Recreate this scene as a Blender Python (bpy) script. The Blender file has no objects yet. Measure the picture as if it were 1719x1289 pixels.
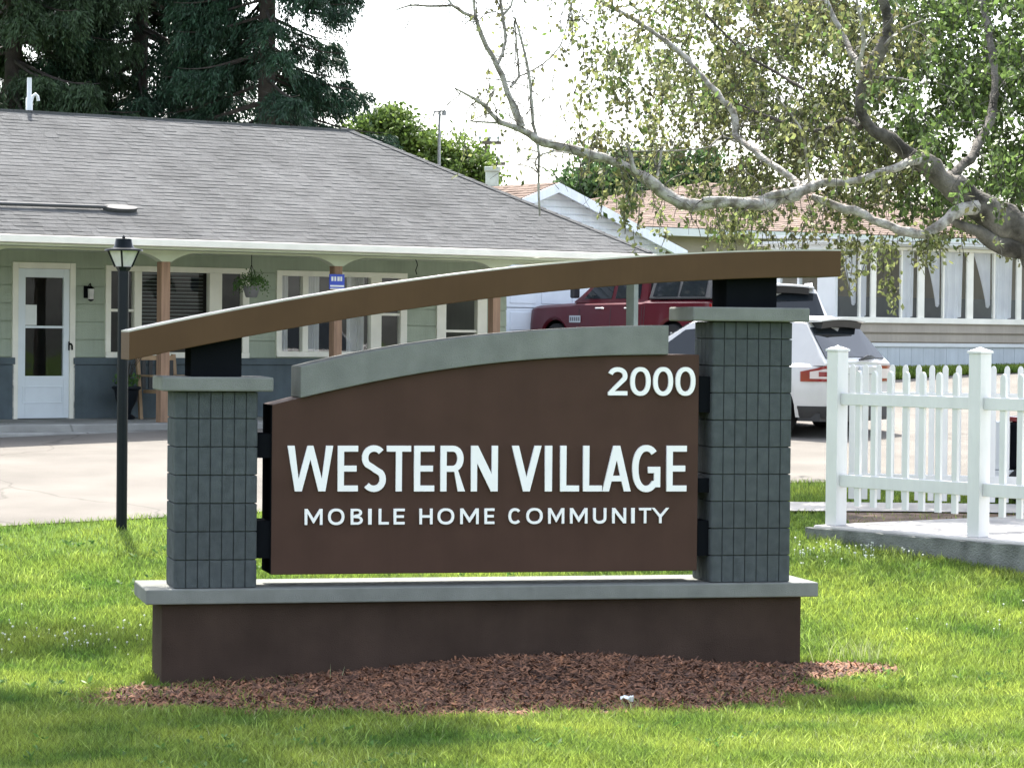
import bpy, math, random
import numpy as np
from mathutils import Vector, Matrix
random.seed(7); rng = np.random.default_rng(11)
S = bpy.context.scene; C = S.collection
R = math.radians
# ------------------------------------------------------------------ camera
FPX, W0, H0 = 4800.0, 1719.0, 1289.0
EYE = 2.56; PITCH = math.atan(84.5/FPX); ROLL = 0.010
r0 = Vector((1,0,0)); f0 = Vector((0,math.cos(PITCH),-math.sin(PITCH))); u0 = Vector((0,math.sin(PITCH),math.cos(PITCH)))
cr = (r0 + u0*ROLL).normalized(); cu = (u0 - r0*ROLL).normalized()
cam_d = bpy.data.cameras.new('camera'); cam = bpy.data.objects.new('camera', cam_d); C.objects.link(cam)
M = Matrix((cr, cu, -f0)).transposed().to_4x4(); M.translation = (0,0,EYE)
cam.matrix_world = M
cam_d.sensor_width = 36; cam_d.lens = 36*FPX/W0; cam_d.clip_end = 3000; cam_d.clip_start = 0.2
S.camera = cam
def ray(x, y):
    return (cr*(x-859.5) - cu*(y-644.5) + f0*FPX) / FPX
def at(x, y, D):
    d = ray(x, y); return Vector((0,0,EYE)) + d*(D/d.y)
# ------------------------------------------------------------------ frames
class Frame:
    def __init__(s, x, y, deg, z=0.0):
        s.o = Vector((x,y,z)); s.a = R(deg); s.u = Vector((math.cos(s.a), math.sin(s.a), 0)); s.v = Vector((-math.sin(s.a), math.cos(s.a), 0))
    def pix(s, x, y, v=0.0):            # local (u, z) where the pixel's ray meets the plane v
        d = ray(x, y); e = Vector((0,0,EYE)) - s.o
        t = (v - e.dot(s.v)) / d.dot(s.v); p = e + d*t
        return p.dot(s.u), p.z
    def w(s, u, v, z): return s.o + s.u*u + s.v*v + Vector((0,0,z))
    def loc(s, p):
        q = Vector(p) - s.o; return q.dot(s.u), q.dot(s.v), q.z
# ------------------------------------------------------------------ materials
def sm(t): t = max(0.0, min(1.0, t)); return t*t*(3-2*t)
def srgb(r, g, b):
    f = lambda c: (c/255/12.92) if c/255 <= .04045 else ((c/255+.055)/1.055)**2.4
    return (f(r), f(g), f(b))
def mat(name, col, rough=.6, var=.12, scale=6.0, bump=0.0, bscale=60.0, island=0.0, metal=0.0, coat=0.0, spec=.5, trans=0.0, col2=None, stretch=(1,1,1), detail=5):
    m = bpy.data.materials.new(name); m.use_nodes = True
    nt = m.node_tree; N = nt.nodes; L = nt.links; N.clear()
    out = N.new('ShaderNodeOutputMaterial'); p = N.new('ShaderNodeBsdfPrincipled')
    p.inputs['Roughness'].default_value = rough; p.inputs['Metallic'].default_value = metal
    p.inputs['Coat Weight'].default_value = coat; p.inputs['Specular IOR Level'].default_value = spec
    tc = N.new('ShaderNodeTexCoord'); mp = N.new('ShaderNodeMapping'); mp.inputs['Scale'].default_value = stretch
    L.new(tc.outputs['Object'], mp.inputs['Vector'])
    no = N.new('ShaderNodeTexNoise'); no.inputs['Scale'].default_value = scale; no.inputs['Detail'].default_value = detail
    L.new(mp.outputs['Vector'], no.inputs['Vector'])
    ra = N.new('ShaderNodeValToRGB'); c = Vector(col)
    d = Vector(col2) if col2 else c*(1-2*var)
    e = c*(1+var) if not col2 else c
    ra.color_ramp.elements[0].position = .3; ra.color_ramp.elements[1].position = .7
    ra.color_ramp.elements[0].color = (*d, 1); ra.color_ramp.elements[1].color = (*[min(.95, x) for x in e], 1)
    L.new(no.outputs['Fac'], ra.inputs['Fac']); src = ra.outputs['Color']
    if island:
        g = N.new('ShaderNodeNewGeometry'); mr = N.new('ShaderNodeMapRange')
        mr.inputs['To Min'].default_value = 1-island; mr.inputs['To Max'].default_value = 1+island
        L.new(g.outputs['Random Per Island'], mr.inputs['Value'])
        mx = N.new('ShaderNodeVectorMath'); mx.operation = 'SCALE'
        L.new(src, mx.inputs[0]); L.new(mr.outputs['Result'], mx.inputs['Scale']); src = mx.outputs['Vector']
    L.new(src, p.inputs['Base Color'])
    if bump:
        n2 = N.new('ShaderNodeTexNoise'); n2.inputs['Scale'].default_value = bscale; n2.inputs['Detail'].default_value = 4
        L.new(mp.outputs['Vector'], n2.inputs['Vector'])
        b = N.new('ShaderNodeBump'); b.inputs['Strength'].default_value = bump; b.inputs['Distance'].default_value = .02
        L.new(n2.outputs['Fac'], b.inputs['Height']); L.new(b.outputs['Normal'], p.inputs['Normal'])
    if trans:
        t = N.new('ShaderNodeBsdfTranslucent'); L.new(src, t.inputs['Color'])
        ms = N.new('ShaderNodeMixShader'); ms.inputs['Fac'].default_value = trans
        L.new(p.outputs[0], ms.inputs[1]); L.new(t.outputs[0], ms.inputs[2]); L.new(ms.outputs[0], out.inputs['Surface'])
    else: L.new(p.outputs[0], out.inputs['Surface'])
    return m
def glass(name, tint=(.95,.97,.97), refl=.045):
    m = bpy.data.materials.new(name); m.use_nodes = True; nt = m.node_tree; N = nt.nodes; L = nt.links; N.clear()
    out = N.new('ShaderNodeOutputMaterial'); tr = N.new('ShaderNodeBsdfTransparent'); tr.inputs['Color'].default_value = (*tint, 1)
    gl = N.new('ShaderNodeBsdfGlossy'); gl.inputs['Roughness'].default_value = .03
    no = N.new('ShaderNodeTexNoise'); no.inputs['Scale'].default_value = 1.3
    tc = N.new('ShaderNodeTexCoord'); L.new(tc.outputs['Object'], no.inputs['Vector'])
    b = N.new('ShaderNodeBump'); b.inputs['Strength'].default_value = .15; b.inputs['Distance'].default_value = .02
    L.new(no.outputs['Fac'], b.inputs['Height']); L.new(b.outputs['Normal'], gl.inputs['Normal'])
    lw = N.new('ShaderNodeLayerWeight'); lw.inputs['Blend'].default_value = .5
    pw = N.new('ShaderNodeMath'); pw.operation = 'POWER'; pw.inputs[1].default_value = 5; L.new(lw.outputs['Facing'], pw.inputs[0])
    mr = N.new('ShaderNodeMapRange'); mr.inputs['To Min'].default_value = refl; L.new(pw.outputs[0], mr.inputs['Value'])
    mx = N.new('ShaderNodeMixShader'); L.new(mr.outputs['Result'], mx.inputs['Fac']); L.new(tr.outputs[0], mx.inputs[1]); L.new(gl.outputs[0], mx.inputs[2])
    L.new(mx.outputs[0], out.inputs['Surface']); return m
def leafmat(name, c1, c2, tr=.45, isl=.35):
    return mat(name, c1, rough=.55, col2=c2, scale=1.1, island=isl, trans=tr, spec=.35)
# ------------------------------------------------------------------ mesh builder
class MB:
    def __init__(s): s.v = []; s.f = []; s.T = None
    def add(s, vs, fs):
        o = len(s.v); s.v += [tuple(p) for p in vs]; s.f += [tuple(i+o for i in f) for f in fs]; return s
    def box(s, x0, x1, y0, y1, z0, z1):
        vs = [(x,y,z) for z in (z0,z1) for x,y in ((x0,y0),(x1,y0),(x1,y1),(x0,y1))]
        return s.add(vs, [(3,2,1,0),(4,5,6,7),(0,1,5,4),(1,2,6,5),(2,3,7,6),(3,0,4,7)])
    def prism(s, poly, a, b, axis='z'):    # 2-D polygon extruded from a to b
        n = len(poly); P = {'z': lambda p,t: (p[0],p[1],t), 'y': lambda p,t: (p[0],t,p[1]), 'x': lambda p,t: (t,p[0],p[1])}[axis]
        vs = [P(p,a) for p in poly] + [P(p,b) for p in poly]
        fs = [tuple(range(n))[::-1], tuple(range(n,2*n))] + [(i,(i+1)%n,n+(i+1)%n,n+i) for i in range(n)]
        return s.add(vs, fs)
    def tube(s, pts, rad, n=8, cap=True):
        pts = [Vector(p) for p in pts]
        if not hasattr(rad, '__len__'): rad = [rad]*len(pts)
        up = None; vs = []; fs = []
        for i, p in enumerate(pts):
            d = (pts[min(i+1,len(pts)-1)] - pts[max(i-1,0)]).normalized()
            if up is None: up = d.orthogonal().normalized()
            up = (up - d*up.dot(d)).normalized(); sd = d.cross(up)
            for k in range(n):
                a = 2*math.pi*k/n; vs.append(p + (up*math.cos(a) + sd*math.sin(a))*rad[i])
        for i in range(len(pts)-1):
            for k in range(n): fs.append((i*n+k, i*n+(k+1)%n, (i+1)*n+(k+1)%n, (i+1)*n+k))
        if cap: fs += [tuple(range(n))[::-1], tuple(range((len(pts)-1)*n, len(pts)*n))]
        return s.add(vs, fs)
    def lathe(s, prof, c=(0,0,0), n=20, axis='z'):
        vs = []; fs = []
        for r, h in prof:
            for k in range(n):
                a = 2*math.pi*k/n; x, y = r*math.cos(a), r*math.sin(a)
                vs.append({'z': (c[0]+x, c[1]+y, c[2]+h), 'y': (c[0]+x, c[1]+h, c[2]+y), 'x': (c[0]+h, c[1]+x, c[2]+y)}[axis])
        m = len(prof)
        for i in range(m-1):
            for k in range(n): fs.append((i*n+k, i*n+(k+1)%n, (i+1)*n+(k+1)%n, (i+1)*n+k))
        fs += [tuple(range(n))[::-1], tuple(range((m-1)*n, m*n))]
        return s.add(vs, fs)
    def quad(s, *p): return s.add(p, [tuple(range(len(p)))])
    def build(s, name, m, parent=None, bevel=0, smooth=0, fix=True):
        me = bpy.data.meshes.new(name); me.from_pydata(s.v, [], s.f); me.update()
        if fix:
            import bmesh
            b = bmesh.new(); b.from_mesh(me); bmesh.ops.recalc_face_normals(b, faces=b.faces); b.to_mesh(me); b.free()
        o = bpy.data.objects.new(name, me); C.objects.link(o)
        for k in (m if isinstance(m, (list, tuple)) else [m]): me.materials.append(k)
        if parent: o.parent = parent
        if smooth:
            me.shade_smooth(); me.set_sharp_from_angle(angle=R(smooth))
        if bevel:
            md = o.modifiers.new('bevel', 'BEVEL'); md.width = bevel; md.segments = 2; md.limit_method = 'ANGLE'; md.angle_limit = R(40)
        return o
def npmesh(name, V, F, m, parent=None):     # V (n,3), F (k, q) equal-size faces, or list of such arrays
    Fs = F if isinstance(F, list) else [F]
    me = bpy.data.meshes.new(name); me.vertices.add(len(V)); me.vertices.foreach_set('co', np.asarray(V, np.float32).ravel())
    lt = np.concatenate([f.ravel() for f in Fs]).astype(np.int32); cnt = np.concatenate([np.full(len(f), f.shape[1]) for f in Fs]).astype(np.int32)
    me.loops.add(len(lt)); me.loops.foreach_set('vertex_index', lt)
    me.polygons.add(len(cnt)); st = np.concatenate([[0], np.cumsum(cnt)[:-1]]).astype(np.int32)
    me.polygons.foreach_set('loop_start', st)
    try: me.polygons.foreach_set('loop_total', cnt)
    except Exception: pass
    me.update(calc_edges=True); me.validate()
    o = bpy.data.objects.new(name, me); C.objects.link(o); me.materials.append(m)
    if parent: o.parent = parent
    return o
def tag(o, label=None, cat=None, group=None, kind=None):
    if label: o['label'] = label
    if cat: o['category'] = cat
    if group: o['group'] = group
    if kind: o['kind'] = kind
    return o
def thing(name, label, cat, loc=(0,0,0), rz=0, group=None):
    o = bpy.data.objects.new(name, None); C.objects.link(o); o.location = loc; o.rotation_euler = (0,0,rz); o.empty_display_size = .3
    return tag(o, label, cat, group)
def fthing(fr, name, label, cat, group=None):
    return thing(name, label, cat, fr.o, fr.a, group)
def copy_tree(o, parent=None):
    c = o.copy(); C.objects.link(c)
    if parent: c.parent = parent
    for ch in [q for q in o.children]: copy_tree(ch, c)
    return c
# ------------------------------------------------------------------ palette
MT = {}
MT['brown_panel'] = mat('brown_panel', (.071,.039,.029), .62, .06, 3, .25, 400, spec=.12)
MT['brown_base'] = mat('brown_base', (.074,.050,.039), .85, .12, 2.5, .8, 220, spec=.12)
MT['beam'] = mat('beam', (.095,.054,.028), .6, .05, 3, .25, 350, spec=.12)
MT['block'] = mat('block', (.104,.118,.122), .85, .10, 14, .9, 160, island=.06, spec=.1)
MT['cap'] = mat('cap', (.225,.232,.215), .85, .08, 5, .6, 180, spec=.1)
MT['black'] = mat('black', (.008,.009,.011), .95, .05, spec=0.0)
MT['white_paint'] = mat('white_paint', (.64,.66,.67), .4, .03, 3)
MT['letter'] = mat('letter', (.92,.905,.90), .35, .02)
MT['vinyl'] = mat('vinyl', (.68,.675,.67), .35, .03, 2)
MT['sage'] = mat('sage', (.345,.395,.32), .7, .06, 2, .3, 90)
MT['sage_pale'] = mat('sage_pale', (.50,.55,.42), .7, .05, 2, .3, 90)
MT['slate'] = mat('slate', (.095,.125,.145), .8, .12, 3, .6, 120)
MT['trim'] = mat('trim', (.84,.82,.74), .5, .05, 3)
MT['door'] = mat('door', (.72,.78,.84), .4, .03, 3)
MT['cedar'] = mat('cedar', (.31,.19,.12), .7, .15, 3, .4, 60, stretch=(6,6,.6))
MT['greypost'] = mat('greypost', (.22,.26,.24), .6, .06)
MT['shingle'] = mat('shingle', (.142,.144,.145), .95, .10, 1.2, .8, 300, island=.10, spec=.1)
MT['shingle_brown'] = mat('shingle_brown', (.185,.140,.116), .95, .12, 1.2, .5, 300, island=.16, spec=.1)
MT['blueboard'] = mat('blueboard', (.80,.85,.92), .55, .03, 3)
MT['taupe'] = mat('taupe', (.34,.30,.25), .7, .06, 2)
MT['tan'] = mat('tan', (.33,.28,.235), .8, .06, 2)
MT['skirt'] = mat('skirt', (.50,.54,.58), .6, .05, 2)
MT['concrete'] = mat('concrete', (.160,.149,.134), .9, .10, .8, .4, 120, detail=8, spec=.1)
MT['slab'] = mat('slab', (.50,.48,.455), .9, .12, 2, .4, 120, detail=8, spec=.1)
MT['oldconc'] = mat('oldconc', (.20,.21,.195), .95, .2, 5, 1.0, 60, spec=.1)
MT['curb'] = mat('curb', (.30,.30,.285), .9, .15, 2, .5, 80, spec=.1)
MT['soil'] = mat('soil', (.095,.15,.030), .95, .25, 1.3, 1, 50, col2=(.055,.095,.020), spec=.05)
MT['dirt'] = mat('dirt', (.16,.11,.075), .95, .25, 5, 1, 40)
MT['mulchbed'] = mat('mulchbed', (.06,.033,.024), .95, .25, 9, 1.0, 60)
MT['chip'] = mat('chip', (.245,.112,.055), .85, .2, 12, island=.75, col2=(.10,.055,.04))
MT['grass'] = leafmat('grass', (.30,.365,.066), (.085,.165,.028), .5, .55)
MT['grass_tall'] = leafmat('grass_tall', (.36,.42,.11), (.16,.26,.05), .5, .55)
MT['grass_dry'] = leafmat('grass_dry', (.42,.46,.25), (.33,.38,.16), .4, .2)
MT['clover'] = mat('clover', (.75,.77,.68), .7, .1)
MT['bark'] = mat('bark', (.42,.395,.365), .85, .1, 11, 1.0, 40, col2=(.15,.13,.11), stretch=(1,1,1))
MT['bark_mix'] = mat('bark_mix', (.175,.158,.138), .9, .1, 5, 1.0, 40, col2=(.03,.025,.02))
MT['bark_dark'] = mat('bark_dark', (.05,.04,.033), .9, .2, 6, 1.0, 30)
MT['birch'] = leafmat('birch', (.205,.250,.090), (.15,.135,.060), .45, .65)
MT['spruce'] = leafmat('spruce', (.030,.072,.036), (.015,.038,.020), .12, .5)
MT['maple'] = leafmat('maple', (.17,.24,.05), (.07,.12,.03), .35, .5)
MT['maple2'] = leafmat('maple2', (.10,.185,.06), (.035,.07,.022), .3, .5)
MT['shrubg'] = leafmat('shrubg', (.10,.20,.05), (.05,.12,.03), .3, .3)
MT['pane'] = glass('pane')
MT['pane2'] = glass('pane2', refl=.10)
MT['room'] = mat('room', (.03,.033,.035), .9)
MT['curtain'] = mat('curtain', (.90,.90,.94), .8, .05, 3, trans=.3)
MT['blind'] = mat('blind', (.30,.36,.36), .6, .05)
MT['paper'] = mat('paper', (.75,.78,.78), .6, .03)
MT['metal'] = mat('metal', (.55,.56,.58), .35, .05, metal=.8)
MT['tyre'] = mat('tyre', (.012,.012,.014), .8, .1)
MT['car_white'] = mat('car_white', (.56,.56,.56), .25, .02, coat=.6)
MT['car_red'] = mat('car_red', (.085,.006,.013), .35, .03, coat=.2, spec=.3)
MT['car_glass'] = mat('car_glass', (.014,.018,.022), .04, .02, spec=.4)
MT['car_trim'] = mat('car_trim', (.02,.021,.024), .5, .05)
MT['car_grey'] = mat('car_grey', (.13,.14,.15), .4, .05)
MT['tail'] = mat('tail', (.26,.012,.015), .15, .1, coat=.8)
MT['lens'] = mat('lens', (.70,.62,.62), .15, .05, coat=.8)
MT['frost'] = mat('frost', (.78,.76,.76), .3, .08, 12, trans=.3)
MT['blue'] = mat('blue', (.03,.07,.50), .4, .03)
MT['wood'] = mat('wood', (.36,.24,.14), .6, .15, 4)
MT['pot'] = mat('pot', (.19,.19,.20), .6, .1)
MT['lamp_black'] = mat('lamp_black', (.010,.013,.017), .3, .05, spec=.12)
MT['poleg'] = mat('poleg', (.30,.31,.31), .5, .05)
MT['polew'] = mat('polew', (.13,.10,.085), .9, .15)
MT['wire'] = mat('wire', (.25,.27,.30), .6)
MT['chimney'] = mat('chimney', (.50,.55,.50), .8)
MT['spruce2'] = leafmat('spruce2', (.062,.100,.045), (.030,.058,.026), .2, .5)
MT['birch_green'] = leafmat('birch_green', (.155,.235,.065), (.065,.10,.028), .4, .6)
# long faint rain streaks and dust on the sign's painted faces; cracks and patches in the driveway
def streaks(m, amt=.16, sc=(7,7,.35)):
    nt = m.node_tree; p = next(n for n in nt.nodes if n.type == 'BSDF_PRINCIPLED'); src = p.inputs['Base Color'].links[0].from_socket
    tc = nt.nodes.new('ShaderNodeTexCoord'); mp = nt.nodes.new('ShaderNodeMapping'); mp.inputs['Scale'].default_value = sc
    no = nt.nodes.new('ShaderNodeTexNoise'); no.inputs['Scale'].default_value = 2.0; no.inputs['Detail'].default_value = 8; no.inputs['Roughness'].default_value = .7
    mr = nt.nodes.new('ShaderNodeMapRange'); mr.inputs['From Min'].default_value = .3; mr.inputs['From Max'].default_value = .7; mr.inputs['To Min'].default_value = 1-amt; mr.inputs['To Max'].default_value = 1+amt
    sc_ = nt.nodes.new('ShaderNodeVectorMath'); sc_.operation = 'SCALE'
    nt.links.new(tc.outputs['Object'], mp.inputs[0]); nt.links.new(mp.outputs[0], no.inputs['Vector']); nt.links.new(no.outputs['Fac'], mr.inputs['Value'])
    nt.links.new(src, sc_.inputs[0]); nt.links.new(mr.outputs[0], sc_.inputs['Scale']); nt.links.new(sc_.outputs[0], p.inputs['Base Color'])
for k_ in ('brown_panel','brown_base','beam'): streaks(MT[k_], .035)
for k_ in ('sage','taupe','skirt','blueboard','slate'): streaks(MT[k_], .08)
streaks(MT['cap'], .035); streaks(MT['block'], .07, (9,9,2)); streaks(MT['vinyl'], .05, (5,5,1))
def cracks(m, sc, w, amt):
    nt = m.node_tree; p = next(n for n in nt.nodes if n.type == 'BSDF_PRINCIPLED'); src = p.inputs['Base Color'].links[0].from_socket
    tc = nt.nodes.new('ShaderNodeTexCoord'); n0 = nt.nodes.new('ShaderNodeTexNoise'); n0.inputs['Scale'].default_value = 1.2
    ad = nt.nodes.new('ShaderNodeVectorMath'); ad.operation = 'MULTIPLY_ADD'; ad.inputs[1].default_value = (.6,.6,.6)
    vo = nt.nodes.new('ShaderNodeTexVoronoi'); vo.feature = 'DISTANCE_TO_EDGE'; vo.inputs['Scale'].default_value = sc
    mr = nt.nodes.new('ShaderNodeMapRange'); mr.inputs['From Max'].default_value = w; mr.inputs['To Min'].default_value = amt; mr.inputs['To Max'].default_value = 1
    sc_ = nt.nodes.new('ShaderNodeVectorMath'); sc_.operation = 'SCALE'
    nt.links.new(tc.outputs['Object'], n0.inputs['Vector']); nt.links.new(n0.outputs['Color'], ad.inputs[0]); nt.links.new(tc.outputs['Object'], ad.inputs[2]); nt.links.new(ad.outputs[0], vo.inputs['Vector'])
    nt.links.new(vo.outputs['Distance'], mr.inputs['Value']); nt.links.new(src, sc_.inputs[0]); nt.links.new(mr.outputs[0], sc_.inputs['Scale']); nt.links.new(sc_.outputs[0], p.inputs['Base Color'])
cracks(MT['concrete'], .16, .004, .72); cracks(MT['curb'], .5, .01, .6)
MT['bright_top'] = mat('bright_top', (.50,.47,.41), .5, .12, 6)  # pale colour that imitates the bright sunlit top of the beam
MT['conduit'] = mat('conduit', (.06,.062,.066), .7, .1, 4)
for k_, p0_, p1_ in (('bark',.36,.60),('bark_mix',.38,.66)):
    r_ = next(n for n in MT[k_].node_tree.nodes if n.type == 'VALTORGB'); r_.color_ramp.elements[0].position = p0_; r_.color_ramp.elements[1].position = p1_
MT['weed'] = leafmat('weed', (.11,.22,.05), (.07,.14,.03), .35, .35)
MT['cap_grey'] = mat('cap_grey', (.045,.047,.05), .5, .05)
# ------------------------------------------------------------------ ground
def sms(a, b, x): return sm((x-a)/(b-a))
def gz(x, y):
    ramp = .072*max(0.0, y-21.0)
    if 20 < y < 22: ramp = .036*(y-20)**2/2
    ramp = float(np.interp(y, [21,33.4,40,50,54], [0,.893,1.16,1.92,2.02])) if y > 22 else ramp
    top = min(ramp, 2.02)
    # the office stands on level ground
    vv = (x+6.83)*-.588 + (y-41.5)*.809; uu = (x+6.83)*.809 + (y-41.5)*.588
    lv = min(ramp, 1.15)
    k = sms(-5.5, -3.0, vv) * (1-sms(8.3, 10.0, uu))
    k = max(k, 1-sms(-9, -3, x) if y > 36 else 0)
    z = top*(1-k) + lv*k
    # fence slab area is a little higher
    z += .03*math.exp(-((x-4.2)/1.6)**2-((y-28)/2.6)**2)
    # mulch mound at the sign
    return z
def road_near(x): return 29.55 + .5*(x+3.6) if x < 3.4 else 33.05 + .12*(x-3.4)
def sheet(name, fn, xs, ys, m, lift, kind='structure', parent=None, inside=None):
    nx, ny = len(xs), len(ys); V = [(x, fn(x,t) if callable(fn) else t, 0) for t in ys for x in xs]
    V = [(x, y, gz(x,y)+lift) for x,y,_ in V]
    F = [(j*nx+i, j*nx+i+1, (j+1)*nx+i+1, (j+1)*nx+i) for j in range(ny-1) for i in range(nx-1)]
    mb = MB(); mb.v = V; mb.f = F
    o = mb.build(name, m, fix=False, smooth=60); o['kind'] = kind; return o
def lin(a, b, n): return [a+(b-a)*i/(n-1) for i in range(n)]
gx = [-900,-400,-150,-60,-30] + lin(-16,20,110) + [35,70,160,400,900]
gy = [-60,-20,0,8] + lin(12,64,150) + [75,100,160,400,1500]
sheet('ground', None, gx, gy, MT['soil'], 0)
near = [road_near(x) for x in lin(-16,20,74)]
def roadfn(x, t): a = road_near(x); return a + (60-a)*t
sheet('driveway', roadfn, lin(-16,20,74), lin(0,1,60), MT['concrete'], .012)
sheet('sidewalk', lambda x,t: 30.35+t*.75, lin(1.8,14,30), [0,.5,1], MT['slab'], .03)
sheet('lawn_strip', lambda x,t: 46.75+.7813*(x-4.0)+t*1.6, lin(5.6,14,24), [0,.5,1], MT['soil'], .03)
sheet('planting_bed', lambda x,t: 29.35+t*.95+(x-3)*.0, lin(3.5,8,20), [0,.5,1], MT['dirt'], .02)
# ------------------------------------------------------------------ the monument sign
SG = Frame(0, 21.05, 13.5)
sign = fthing(SG, 'monument_sign', 'big brown and grey monument sign with white lettering under a curved brown beam', 'sign')
sp = SG.pix
# base wall and slab
uL, _ = sp(271, 1080, .02); uR, _ = sp(1344, 1080, .02)
sl, _ = sp(245, 1000, -.06); sr, _ = sp(1374, 990, -.06)
MB().box(uL, uR, .02, .62, -.12, .602).build('base_wall', MT['brown_base'], sign, bevel=.008)
MB().box(sl, sr, -.06, .74, .60, .708).build('base_cap', MT['cap'], sign, bevel=.010)
# pillars
def pillar(x0, x1, xt, ztop, ncol, dep=.47):
    a, _ = sp(x0, 900, 0); b, _ = sp(x1, 900, 0); g = .0042; dpt = .011
    r = .022
    # outline with scored grooves on the front and back and on both sides
    def outline(inset):
        A, B, c0, c1 = a+inset, b-inset, inset, dep-inset; pts = []
        def arc(cx, cy, a0, a1):
            for k in range(5):
                t = R(a0+(a1-a0)*k/4); pts.append((cx+r*math.cos(t), cy+r*math.sin(t)))
        def side(p, q, n):
            L_ = math.hypot(q[0]-p[0], q[1]-p[1]); dx, dy = (q[0]-p[0])/L_, (q[1]-p[1])/L_; nx, ny = -dy, dx   # inward for ccw
            for i in range(1, n):
                t = L_*i/n
                for o, h in ((-g,0),(-g*.6,dpt),(g*.6,dpt),(g,0)):
                    pts.append((p[0]+dx*(t+o)+nx*h, p[1]+dy*(t+o)+ny*h))
        arc(A+r, c0+r, 180, 270); side((A, c0), (B, c0), ncol); arc(B-r, c0+r, 270, 360)
        side((B, c0), (B, c1), 5); arc(B-r, c1-r, 0, 90); side((B, c1), (A, c1), ncol); arc(A+r, c1-r, 90, 180); side((A, c1), (A, c0), 5)
        return pts
    mb = MB(); z = .708; h = .2032
    while z < ztop-.01:
        z1 = min(z+h, ztop); e = .009; o = outline(0); oi = [( (p[0]-(a+b)/2)*(1-e*2.2)+(a+b)/2, (p[1]-dep/2)*(1-e*2.8)+dep/2) for p in o]
        n = len(o)
        vs = [(*p, z+.003) for p in oi] + [(*p, z+.0065) for p in o] + [(*p, z1-.0065) for p in o] + [(*p, z1-.003) for p in oi]
        fs = [tuple(range(n))[::-1], tuple(range(3*n, 4*n))]
        for k in range(3): fs += [(k*n+i, k*n+(i+1)%n, (k+1)*n+(i+1)%n, (k+1)*n+i) for i in range(n)]
        mb.add(vs, fs); z = z1
    mb.box(a+.018, b-.018, .018, dep-.018, .709, ztop)
    mb.build('pillar', MT['block'], sign)
    return a, b
zl = sp(350, 657, 0)[1]; zr = sp(1240, 540, 0)[1]
la, lb = pillar(292, 431.5, 0, zl, 7); ra_, rb = pillar(1193, 1327, 0, zr, 7)
def capat(x0, x1, ytop, z0, cx):
    a, _ = sp(x0, 600, -.08); b, _ = sp(x1, 600, -.08); z1 = sp(cx, ytop, -.08)[1]
    MB().box(a, b, -.08, .56, z0+.002, z1).build('pillar_cap', MT['cap'], sign, bevel=.012); return a, b, z1
_,_,zc1 = capat(273, 460, 633, zl, 366); _,_,zc2 = capat(1163, 1359, 516, zr, 1260)
# arched beam
topb = [(217,557.5),(222.8,556),(334.5,533.5),(460,509),(596,485.5),(680,474),(760,463.5),(850,452),(960,441),(1077,430.8),(1190,425.5),(1310,422.6),(1412,421.2)]
botb = [(217,604),(303,588),(406,567),(547.5,540),(650,524.5),(760,510.6),(850,498),(950,487.5),(1048,478.5),(1190,470),(1310,466.3),(1412,464.5)]
vb0, vb1 = -.06, .52
def curve_pts(L_, v):
    P = [sp(x, y, v) for x, y in L_]; us = np.array([p[0] for p in P]); zs = np.array([p[1] for p in P])
    c = np.polyfit(us, zs, 4); return c, us[0], us[-1]
ct, ua, ub = curve_pts(topb, vb0); cb, _, _ = curve_pts(botb, vb0)
us = lin(ua, ub, 48); poly = [(u, float(np.polyval(cb, u))) for u in us] + [(u, float(np.polyval(ct, u))) for u in us[::-1]]
def strip_prism(us, zb, zt, y0, y1):
    n = len(us); vs = []
    for u, b_, t_ in zip(us, zb, zt): vs += [(u,y0,b_),(u,y0,t_),(u,y1,t_),(u,y1,b_)]
    fs = [(0,1,2,3), tuple((n-1)*4+k for k in (3,2,1,0))]
    for i in range(n-1):
        for k in range(4): fs.append((i*4+k, (i+1)*4+k, (i+1)*4+(k+1)%4, i*4+(k+1)%4))
    m = MB(); m.add(vs, fs); return m
strip_prism(us, [float(np.polyval(cb,u)) for u in us], [float(np.polyval(ct,u)) for u in us], vb0, vb1).build('arched_beam', MT['beam'], sign, bevel=.006)
strip_prism(us, [float(np.polyval(ct,u))+.001 for u in us], [float(np.polyval(ct,u))+.012 for u in us], vb0+.004, vb1-.004).build('beam_bright_top', MT['bright_top'], sign)  # thin pale sheet added to brighten the beam's sunlit top edge
# black supports under the beam
for x0, x1, z0 in ((321, 406, zc1), (1219, 1303, zc2)):
    a, _ = sp(x0, 560, .06); b, _ = sp(x1, 560, .06)
    q = lin(a, b, 5)
    strip_prism(q, [z0+.001]*5, [float(np.polyval(cb,u))+.003 for u in q], .06, .42).build('beam_support', MT['black'], sign)
# sign panel
vp0, vp1 = .03, .46
ptop = [(457,679.5),(480,673.5),(560,655),(660,634.5),(760,618),(870,605.5),(1000,598),(1120,595),(1174,595.5)]
cp, pa, pb = curve_pts(ptop, vp0)
zb = sp(800, 961, vp0)[1]; us = lin(pa, pb, 40)
strip_prism(us, [zb]*40, [float(np.polyval(cp,u)) for u in us], vp0, vp1).build('sign_panel', MT['brown_panel'], sign, bevel=.006)
MB().box(pa-.004, pa, vp0+.004, vp1-.004, zb+.004, float(np.polyval(cp,pa))-.004).build('panel_end_plate', MT['black'], sign)
# grey arched band on the panel
t2 = [(505,615.5),(560,602),(660,583.5),(760,568.5),(870,557.5),(1000,549.5),(1123,546)]
cg, ga, gb = curve_pts(t2, vp0-.045)
us = lin(ga, gb, 36)
low = [float(np.polyval(cp,u))+.001 for u in us]
strip_prism(us, low, [float(np.polyval(cg,u)) for u in us], vp0-.045, vp1-.03).build('grey_arch_band', MT['cap'], sign, bevel=.008)
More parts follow.
